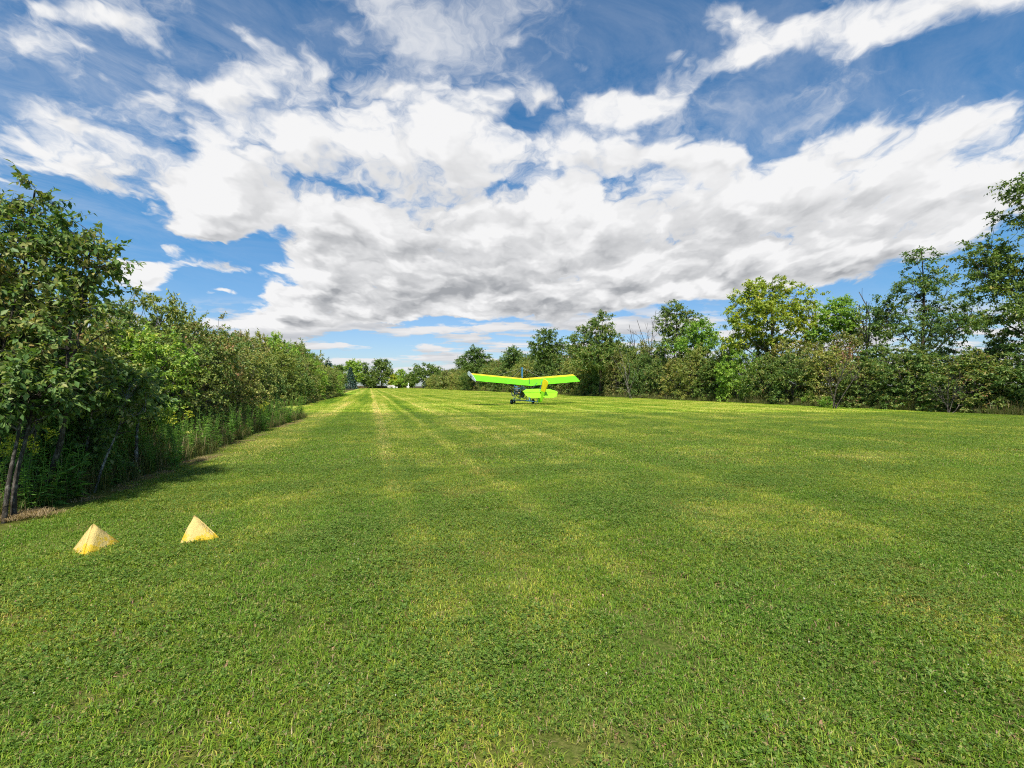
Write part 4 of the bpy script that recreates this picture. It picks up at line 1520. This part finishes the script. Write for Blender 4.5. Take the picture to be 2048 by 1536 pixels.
for sd in (1, -1):
    w = airfoil_wing("wing", GREEN, sd, 0.36, 1.0, plane)
    airfoil_wing("leading_edge", AMBER, sd, 0.0, 0.358, w)
    # ribs under the fabric show as thin ridges
    ribs = []
    for k in range(1, 7):
        u = k / 7
        a = Vector((-0.12, 0, 2.07)).lerp(Vector((-0.16, 4.82 * sd, 2.45)), u)
        b = Vector((-1.47, 0, 1.52)).lerp(Vector((-1.49, 4.70 * sd, 1.90)), u)
        pts = [a.lerp(b, q) + Vector((0.42, 0, 0.91)) * (0.10 * math.sin(math.pi * q ** 0.6) + 0.055 * (1 - q) ** 0.5 + 0.008) for q in np.linspace(0.38, 0.98, 7)]
        ribs.append((np.array(pts), np.full(7, 0.008)))
    tube_obj("rib_batten", ribs, GREEN, w, 5)
bm = bmesh.new()
slab(bm, [(-0.06, 4.86, 2.58), (-0.30, 4.86, 2.66), (-1.0, 4.80, 2.32), (-1.55, 4.76, 1.93), (-1.50, 4.76, 1.82), (-0.9, 4.80, 2.02), (-0.1, 4.86, 2.38)], 0.03, (0, 1, 0))
wt_ = mesh_from_bm("wing_tip", bm, plain("pale_blue_grey_fabric", (0.42, 0.48, 0.52), 0.5, 0.3), plane)
bm = bmesh.new()
slab(bm, [(-0.62, 4.87, 2.33), (-0.85, 4.85, 2.25), (-0.88, 4.85, 2.15), (-0.62, 4.87, 2.22)], 0.012, (0, 1, 0))
mesh_from_bm("dark_patch", bm, DARK, wt_)

# tail surfaces
bm = bmesh.new()
slab(bm, [(-2.62, 1.05, 1.24), (-2.58, 0.0, 1.27), (-2.62, -1.05, 1.24), (-2.98, -1.52, 1.08), (-3.06, -1.50, 1.05), (-3.06, 1.50, 1.05), (-2.98, 1.52, 1.08)], 0.035, (0.45, 0, 0.89))
mesh_from_bm("tailplane", bm, LIME, plane)
for sd in (1, -1):
    bm = bmesh.new()
    slab(bm, [(-3.11, 1.49 * sd, 1.00), (-3.11, 0.10 * sd, 1.00), (-3.30, 0.10 * sd, 0.68), (-3.36, 0.22 * sd, 0.61), (-3.36, 1.0 * sd, 0.61), (-3.28, 1.30 * sd, 0.70)], 0.03, (0.84, 0, 0.54))
    mesh_from_bm("elevator", bm, LIME, plane)
bm = bmesh.new()
slab(bm, [(-2.62, 0.0, 0.30), (-2.92, -0.07, 0.22), (-3.12, -0.12, 0.40), (-3.42, -0.16, 1.02), (-3.02, -0.05, 1.12)], 0.045, (0, 1, 0))
rud = mesh_from_bm("rudder", bm, LIME, plane)
bm = bmesh.new()
slab(bm, [(-3.02, -0.05, 1.125), (-3.42, -0.16, 1.025), (-3.78, -0.22, 1.62), (-3.80, -0.22, 1.78), (-3.62, -0.17, 1.96), (-3.38, -0.10, 2.04), (-3.26, -0.06, 1.86)], 0.045, (0, 1, 0))
mesh_from_bm("upper_panel", bm, AMBER, rud)
tube_obj("tail_post", [(np.array([[-2.60, 0.04, 0.22], [-3.28, 0.0, 1.95]]), np.array([0.028, 0.022]))], BLUE, plane)

# tubes
def T(name, pts, r, mat=BLUE, parent=plane):
    pts = np.array(pts, float)
    return tube_obj(name, [(pts, np.full(len(pts), r))], mat, parent)


T("boom", [(1.35, 0, 1.28), (-0.6, 0, 1.22), (-3.0, 0, 1.02)], 0.038)
T("mast", [(0.02, 0.02, 1.25), (0.02, 0.02, 2.2), (0.04, 0.02, 3.02)], 0.045)
bm = bmesh.new()
slab(bm, [(0.10, 0.02, 2.35), (0.14, 0.02, 3.06), (-0.02, 0.02, 3.06), (0.0, 0.02, 2.35)], 0.10, (0, 1, 0))
mesh_from_bm("mast_fairing", bm, BLUE, plane)
T("keel_tube", [(1.5, 0, 0.42), (0.2, 0, 0.30), (-2.62, 0.03, 0.26)], 0.026)
T("axle", [(0, 0.95, 0.27), (0, 0.4, 0.30), (0, -0.4, 0.30), (0, -0.95, 0.27)], 0.028)
for sd in (1, -1):
    T("gear_leg", [(0, 0.84 * sd, 0.27), (0.12, 0.25 * sd, 1.15)], 0.022)
    T("gear_leg", [(0, 0.84 * sd, 0.27), (0.95, 0.15 * sd, 0.62)], 0.02)
    T("wing_strut", [(0.1, 0.14 * sd, 0.42), (-0.32, 2.35 * sd, 2.12)], 0.024, DARK)
    T("wing_strut", [(-0.5, 0.14 * sd, 0.60), (-1.15, 2.3 * sd, 1.80)], 0.022, DARK)
    T("cabane_strut", [(0.85, 0.34 * sd, 1.50), (-0.75, 0.10 * sd, 1.18)], 0.038)
    T("side_brace", [(0.75, 0.32 * sd, 1.45), (1.1, 0.26 * sd, 0.60)], 0.022)
    T("tail_brace", [(-3.02, 0.85 * sd, 1.04), (-2.70, 0.03, 0.42)], 0.012, DARK)
    T("frame_tube", [(-0.9, 0.02, 1.18), (0.0, 0.35 * sd, 0.32)], 0.018)
    T("frame_tube", [(-0.9, 0.02, 1.18), (-1.3, 0.02 + 0.01 * sd, 0.30)], 0.018)
T("cross_tube", [(-1.3, 0.02, 0.30), (-1.9, 0.01, 1.08)], 0.016)
T("rear_post", [(-1.22, 0.0, 1.10), (-1.20, 0.0, 1.55), (-1.16, 0.0, 2.12)], 0.036, DARK)
T("rear_brace", [(-1.55, -0.02, 1.24), (-1.62, -0.50, 1.76)], 0.026, DARK)
# bracing wires from the mast to the wing
for sd in (1, -1):
    T("bracing_wire", [(0.03, 0.02, 3.0), (-0.25, 2.4 * sd, 2.36)], 0.006, STEEL)
    T("bracing_wire", [(0.03, 0.02, 3.0), (-1.2, 1.9 * sd, 1.86)], 0.006, STEEL)


def torus(bm, R0, r0, mat4, n=28, m=12):
    ring = []
    for i in range(n):
        a = 2 * math.pi * i / n
        row = []
        for j in range(m):
            b = 2 * math.pi * j / m
            p = Vector(((R0 + r0 * math.cos(b)) * math.cos(a), 0.95 * r0 * math.sin(b), (R0 + r0 * math.cos(b)) * math.sin(a)))
            row.append(bm.verts.new(mat4 @ p))
        ring.append(row)
    for i in range(n):
        for j in range(m):
            bm.faces.new((ring[i][j], ring[(i + 1) % n][j], ring[(i + 1) % n][(j + 1) % m], ring[i][(j + 1) % m]))


def disc_stack(bm, prof, mat4, n=20):
    """turned shape about the local y axis: prof is a list of (y, radius)"""
    rows = []
    for y, rr in prof:
        rows.append([bm.verts.new(mat4 @ Vector((rr * math.cos(2 * math.pi * i / n), y, rr * math.sin(2 * math.pi * i / n)))) for i in range(n)])
    for a, b in zip(rows, rows[1:]):
        for i in range(n):
            bm.faces.new((a[i], a[(i + 1) % n], b[(i + 1) % n], b[i]))
    bm.faces.new(rows[0])
    bm.faces.new(rows[-1][::-1])


def wheel(f, l, rr, r0):
    w = empty("wheel", (f, l, rr + r0))
    w.parent = plane
    bm = bmesh.new()
    torus(bm, rr, r0, Matrix.Identity(4))
    mesh_from_bm("tyre", bm, RUBBER, w, True)
    bm = bmesh.new()
    disc_stack(bm, [(-0.075, 0.03), (-0.07, 0.05), (-0.05, 0.07), (-0.03, rr * 0.82), (0.03, rr * 0.82), (0.05, 0.07), (0.07, 0.05), (0.075, 0.03)], Matrix.Identity(4))
    mesh_from_bm("hub", bm, WHITE, w)


wheel(0, 1.0, 0.125, 0.085)
wheel(0, -1.0, 0.125, 0.085)
wheel(1.55, 0, 0.11, 0.07)
T("nose_fork", [(1.50, 0.10, 0.18), (1.42, 0.08, 0.55), (1.38, 0.0, 1.26)], 0.02)

# engine, tank and seat hung in the frame
eng = empty("engine", (0.95, 0.0, 0.98))
eng.parent = plane
bm = bmesh.new()
for zc, rr, hh in ((-0.06, 0.17, 0.30),):
    bmesh.ops.create_cube(bm, size=1.0, matrix=Matrix.Translation((0, 0, zc)) @ Matrix.Diagonal((0.34, 0.26, hh, 1)))
bmesh.ops.bevel(bm, geom=list(bm.edges), offset=0.04, segments=2, affect="EDGES")
mesh_from_bm("crankcase", bm, DARK, eng)
bm = bmesh.new()
for k in range(7):
    disc_stack(bm, [(-0.012, 0.13 - 0.004 * k), (0.012, 0.13 - 0.004 * k)], Matrix.Translation((0, 0, 0.12 + 0.036 * k)) @ Matrix.Rotation(R(90), 4, "X"), 16)
disc_stack(bm, [(-0.15, 0.085), (0.15, 0.085)], Matrix.Translation((0, 0, 0.23)) @ Matrix.Rotation(R(90), 4, "X"), 12)
mesh_from_bm("cylinder_fins", bm, STEEL, eng)
bm = bmesh.new()
disc_stack(bm, [(-0.24, 0.05), (-0.22, 0.085), (0.22, 0.085), (0.24, 0.05)], Matrix.Translation((-0.28, 0.22, -0.12)) @ Matrix.Rotation(R(70), 4, "Z"), 16)
mesh_from_bm("exhaust", bm, STEEL, eng)
bm = bmesh.new()
torus(bm, 0.30, 0.05, Matrix.Translation((0.30, 0.24, -0.02)))
mesh_from_bm("cooling_shroud", bm, DARK, eng, True)
seat = empty("seat", (0.15, 0.0, 0.58))
seat.parent = plane
bm = bmesh.new()
bmesh.ops.create_cube(bm, size=1.0, matrix=Matrix.Translation((0.1, 0, 0)) @ Matrix.Diagonal((0.44, 0.42, 0.08, 1)))
bmesh.ops.bevel(bm, geom=list(bm.edges), offset=0.03, segments=2, affect="EDGES")
mesh_from_bm("seat_pan", bm, DARK, seat)
bm = bmesh.new()
bmesh.ops.create_cube(bm, size=1.0, matrix=Matrix.Translation((-0.17, 0, 0.28)) @ Matrix.Rotation(R(-15), 4, "Y") @ Matrix.Diagonal((0.07, 0.42, 0.5, 1)))
bmesh.ops.bevel(bm, geom=list(bm.edges), offset=0.03, segments=2, affect="EDGES")
mesh_from_bm("seat_back", bm, DARK, seat)
bm = bmesh.new()
bmesh.ops.create_cube(bm, size=1.0, matrix=Matrix.Translation((0.62, 0.05, 0.86)) @ Matrix.Rotation(R(-30), 4, "Y") @ Matrix.Diagonal((0.30, 0.30, 0.12, 1)))
bmesh.ops.bevel(bm, geom=list(bm.edges), offset=0.035, segments=2, affect="EDGES")
mesh_from_bm("fuel_tank", bm, TAN, plane)

# ------------------------------------------------------------------ yellow concrete markers
def marker_material():
    m, t, out = new_mat("worn_yellow_paint")
    tc = t.nodes.new("ShaderNodeTexCoord")
    ob = Ex(t, tc.outputs["Object"])
    x, y, z = split(t, ob)
    n1 = noise(t, ob, 9.0, 6, 0.7)
    n2 = noise(t, ob, 60.0, 4, 0.7)
    n3 = noise(t, ob, 160.0, 2, 0.6)
    paint = ((n1 - 0.5) * 2.2 + (n2 - 0.5) * 0.7 + z.lin(0.03, 0.20, 0.62, 0.20)).smooth(0.42, 0.62)
    col = mixc(t, paint, (0.56, 0.42, 0.15), (0.55, 0.37, 0.025))
    col = mixc(t, (n2 * 0.6 + n3 * 0.6).smooth(0.62, 0.80), col, (0.58, 0.47, 0.21))
    col = mixc(t, n3.smooth(0.66, 0.78) * 0.6, col, (0.25, 0.16, 0.06))
    p = principled(t, col, 0.9, 0.1, normal=bump(t, n3 * 0.5 + n2, 0.9, 0.012))
    t.links.new(p.outputs[0], out.inputs[0])
    return m


MARK = marker_material()


def pyramid(base, apex, label, seed):
    r = np.random.default_rng(seed)
    c = sum((Vector(b) for b in base), Vector()) / 3
    loc = Vector((c.x, c.y, 0))
    bm = bmesh.new()
    bv = [bm.verts.new(Vector(b) - loc + Vector((0, 0, -0.03))) for b in base]
    a = bm.verts.new(Vector(apex) - loc)
    bm.faces.new(bv[::-1])
    for i in range(3):
        bm.faces.new((bv[i], bv[(i + 1) % 3], a))
    bmesh.ops.recalc_face_normals(bm, faces=bm.faces)
    bmesh.ops.bevel(bm, geom=list(bm.edges) + list(bm.verts), offset=0.012, segments=2, affect="EDGES")
    bmesh.ops.triangulate(bm, faces=bm.faces)
    bmesh.ops.subdivide_edges(bm, edges=bm.edges, cuts=5, use_grid_fill=True)
    for v in bm.verts:
        p = v.co
        k = 0.0022 * (math.sin(p.x * 90 + seed) * math.sin(p.y * 80 + 1) + math.sin(p.z * 120 + p.x * 60)) + 0.0012 * r.normal()
        v.co += Vector((p.x, p.y, p.z * 0.3)).normalized() * k
    o = mesh_from_bm("pyramid_marker", bm, MARK, None, True)
    o.location = loc
    tag(o, label, "marker")


pyramid([(-3.735, 4.08, 0), (-3.70, 4.52, 0), (-4.03, 4.27, 0)], (-3.835, 4.31, 0.255), "yellow concrete pyramid marker showing two faces, the nearer one to the grey trunks", 1)
pyramid([(-3.12, 4.36, 0), (-2.80, 4.60, 0), (-3.14, 4.75, 0)], (-3.095, 4.58, 0.262), "yellow concrete pyramid marker showing a single broad face, farther out on the lawn", 2)

# ------------------------------------------------------------------ pale stones and post at the far end
STONE = plain("pale_stone", (0.34, 0.31, 0.28), 0.9, 0.1, wear=0.3, scale=1.5)
CHALK = plain("chalk_stone", (0.50, 0.48, 0.45), 0.9, 0.1, wear=0.15, scale=1.5)


def boulder(px, d, w, h, mat, label, seed):
    r = np.random.default_rng(seed)
    bm = bmesh.new()
    bmesh.ops.create_icosphere(bm, subdivisions=3, radius=1.0)
    ph = r.random(6) * 6
    for v in bm.verts:
        p = v.co.copy()
        k = 1 + 0.13 * math.sin(p.x * 3 + ph[0]) * math.sin(p.y * 3 + ph[1]) + 0.09 * math.sin(p.z * 5 + ph[2] + p.x * 4)
        v.co = Vector((p.x * w * k, p.y * w * 0.8 * k, max(-0.1, p.z * h * 0.6 * k + h * 0.4)))
    o = mesh_from_bm("boulder", bm, mat, None, True)
    o.location = (x_at(px, d), d, 0)
    tag(o, label, "boulder", "pale boulders at the far end of the strip")


boulder(779, 290, 1.5, 1.9, STONE, "greyest of the pale boulders at the far end of the strip", 11)
boulder(784, 292, 1.4, 2.2, STONE, "tallest grey-beige boulder in the cluster at the far end", 12)
boulder(788.5, 288, 0.9, 1.7, CHALK, "brightest white boulder beside the grey-beige ones at the far end", 13)
boulder(794, 292, 0.45, 1.2, CHALK, "tiny white boulder standing apart, just right of the cluster", 14)
boulder(816, 288, 1.0, 1.6, CHALK, "white boulder at the foot of the white post", 15)
bm = bmesh.new()
disc_stack(bm, [(-0.1, 0.22), (2.7, 0.20), (2.75, 0.30), (3.2, 0.30), (3.3, 0.12)], Matrix.Rotation(R(90), 4, "X"), 12)
o = mesh_from_bm("marker_post", bm, WHITE)
o.location = (x_at(817, 291), 291, 0)
tag(o, "white post standing by the end of the far hedge", "post")

# ------------------------------------------------------------------ weeds at the hedge foot
def weed_meshes(seed, h, n_stems, plume, spread=0.22, leaf=0.11, narrow=0.2, per_m=34):
    r = np.random.default_rng(seed)
    stems, LP, LA, LS, PP, PA = [], [], [], [], [], []
    for i in range(n_stems):
        a = r.random() * 6.28
        b = np.array([math.cos(a), math.sin(a), 0]) * 0.08 * r.random()
        tip = b + np.array([math.cos(a) * spread * r.random(), math.sin(a) * spread * r.random(), h * (0.7 + 0.35 * r.random())])
        pts = curve_pts(b - np.array([0, 0, 0.03]), tip, 10, 0.04, r)
        stems.append((pts, np.linspace(0.0055, 0.002, 10)))
        n = int(per_m * h * 1.6)
        t = 0.08 + 0.9 * r.random(n)
        P = np.stack([np.interp(t, np.linspace(0, 1, 10), pts[:, q]) for q in range(3)], 1)
        az = r.random(n) * 6.28
        A = np.stack([np.cos(az), np.sin(az), 0.25 + 0.5 * t - 0.2 * r.random(n)], 1)
        LP.append(P)
        LA.append(A)
        LS.append(leaf * (1.15 - 0.75 * t) * (0.7 + 0.5 * r.random(n)))
        if plume and i % 2 == 0:
            for q in range(9):
                az2 = r.random() * 6.28
                d = unit(np.array([math.cos(az2) * 0.8, math.sin(az2) * 0.8, 0.65]))
                L = 0.16 * (1 - q / 14)
                s0 = tip - np.array([0, 0, 0.02 + 0.020 * (8 - q)])
                k = 16
                tt = r.random(k)
                cur = s0 + d * (tt * L)[:, None] - np.array([0, 0, 0.5]) * (tt ** 2 * L * 0.5)[:, None]
                PP.append(cur + r.normal(size=(k, 3)) * 0.006)
                PA.append(r.normal(size=(k, 3)) + np.array([0, 0, 1.0]))
    LP, LA, LS = np.concatenate(LP), np.concatenate(LA), np.concatenate(LS)
    fol = np_mesh("weed_foliage", *leaf_mesh_arrays(LP, LA, LS, r, width=narrow, curl=0.35, fold=0.1))
    fol.materials.append(LEAF["weed"])
    wood = np_mesh("weed_stem", *tubes(stems, 4), True)
    wood.materials.append(LEAF["weed"])
    pl_ = None
    if PP:
        PP, PA = np.concatenate(PP), np.concatenate(PA)
        pl_ = np_mesh("weed_plume", *leaf_mesh_arrays(PP, PA, 0.022 * (0.6 + 0.8 * r.random(len(PP))), r, width=0.7, simple=True))
        pl_.materials.append(LEAF["plume"])
    return fol, wood, pl_


WEEDS = [weed_meshes(701, 1.15, 7, True, leaf=0.10), weed_meshes(702, 0.95, 9, False, leaf=0.12), weed_meshes(703, 0.6, 8, False, leaf=0.16, narrow=0.22), weed_meshes(704, 1.0, 9, False, leaf=0.085, narrow=0.16, per_m=50)]


def weed(kind, p, s, label, group):
    root = empty("weed", p, prand.random() * 6.28)
    root.scale = (s, s, s)
    tag(root, label, "weed", group)
    fol, wood, pl_ = WEEDS[kind]
    link("foliage", fol, parent=root)
    link("stem", wood, parent=root)
    if pl_ is not None:
        link("flower_plume", pl_, parent=root)


for (px, py, k, s, lab) in [
    (352, 938, 0, 1.0, "tall goldenrod with a yellow plume, just right of the short straight trunk"),
    (50, 1022, 0, 0.85, "goldenrod with yellow plumes leaning out over the clustered grey trunks"),
    (5, 1030, 0, 0.8, "goldenrod at the very edge of view before the clustered trunks"),
    (345, 925, 1, 0.9, "leafy weed crowding the foot of the tall goldenrod"),
    (530, 866, 0, 0.85, "yellow-tipped weed near the far end of the near hedge"),
    (90, 1012, 2, 1.0, "low lance-leafed weed beside the dry grass heap"),
    (120, 1000, 2, 1.25, "taller lance-leafed weed, second from the dry grass heap"),
    (150, 990, 1, 0.7, "bending weed with long pale leaves, left of the leaning white-barked trunk"),
    (170, 975, 2, 0.9, "dark lance-leafed weed hugging the leaning white-barked trunk"),
    (8, 1000, 2, 1.2, "bright lance-leafed weed behind the outermost grey trunk"),
    (215, 972, 1, 0.6, "thin weed between the white-barked trunk and the straight one"),
    (240, 962, 3, 0.6, "feathery short weed left of the straight trunk"),
    (300, 945, 3, 0.8, "feathery weed right of the straight trunk"),
    (318, 935, 1, 0.8, "broad weed between straight trunk and tall goldenrod"),
    (380, 915, 3, 1.0, "feathery dense weed, first beyond the tall goldenrod"),
    (405, 908, 1, 1.0, "leafy weed, second beyond the tall goldenrod"),
    (430, 900, 3, 1.05, "feathery dense weed, third beyond the tall goldenrod"),
    (455, 890, 1, 1.0, "leafy weed, fourth beyond the tall goldenrod"),
    (480, 880, 3, 1.1, "feathery dense weed, fifth beyond the tall goldenrod"),
    (505, 872, 3, 1.1, "feathery dense weed, sixth beyond the tall goldenrod"),
    (525, 864, 1, 1.15, "leafy weed, seventh beyond the tall goldenrod"),
    (545, 858, 3, 1.2, "feathery dense weed, eighth beyond the tall goldenrod"),
    (562, 853, 3, 1.2, "feathery dense weed, ninth beyond the tall goldenrod"),
    (578, 848, 1, 1.2, "leafy weed, tenth beyond the tall goldenrod"),
    (592, 843, 3, 1.25, "feathery weed rounding the corner at the gap in the hedge"),
    (22, 1006, 1, 1.1, "dark leafy weed standing between the clustered grey trunks"),
    (62, 1002, 1, 1.2, "dark leafy weed just behind the thickest clustered trunk"),
    (100, 985, 1, 1.3, "tall dark weed in the deep shade behind the lance-leafed ones"),
    (135, 978, 3, 1.2, "feathery dark weed in the deep shade, second of the shaded group"),
    (200, 962, 1, 1.2, "tall dark weed behind the leaning white-barked trunk"),
    (232, 950, 3, 1.2, "feathery tall weed behind the gap between the two pale trunks"),
    (258, 942, 1, 1.2, "leafy tall weed close behind the short straight trunk"),
    (330, 915, 3, 1.3, "feathery tall weed behind the yellow-plumed goldenrod"),
    (602, 839, 3, 1.2, "outermost feathery weed at the gap in the hedge"),
]:
    weed(k, ground_at(px + (4 if px < 360 else -3), py + (1 if px < 360 else -2)), s, lab, "weeds along the foot of the near hedge")

low = shrub_variant(801, LEAF["bright"], BARK["grey"], 1.3, 1.1, n_cl=90, per=26, leaf=0.11, cl_r=0.22, n_twigs=20, r_twig=0.008)
for px, py, s, lab in [(1620, 811, 1.0, "low bright green bush at the far hedge's foot, left of the withered sapling"), (1652, 815, 0.8, "smaller bright bush touching the withered sapling's foot"),
                       (1950, 825, 1.1, "low bright bush right of the silvery leafless bush"), (1868, 822, 0.9, "low bright bush left of the silvery leafless bush"),
                       (1470, 803, 1.0, "low bright bush standing out from the far hedge's dark foot, midway along")]:
    plant("bush", low, ground_at(px, py), prand.random() * 6, lab, "bush", "low bushes at the foot of the far hedge", (s, s, s), wood_name="stems", crown_name="foliage")
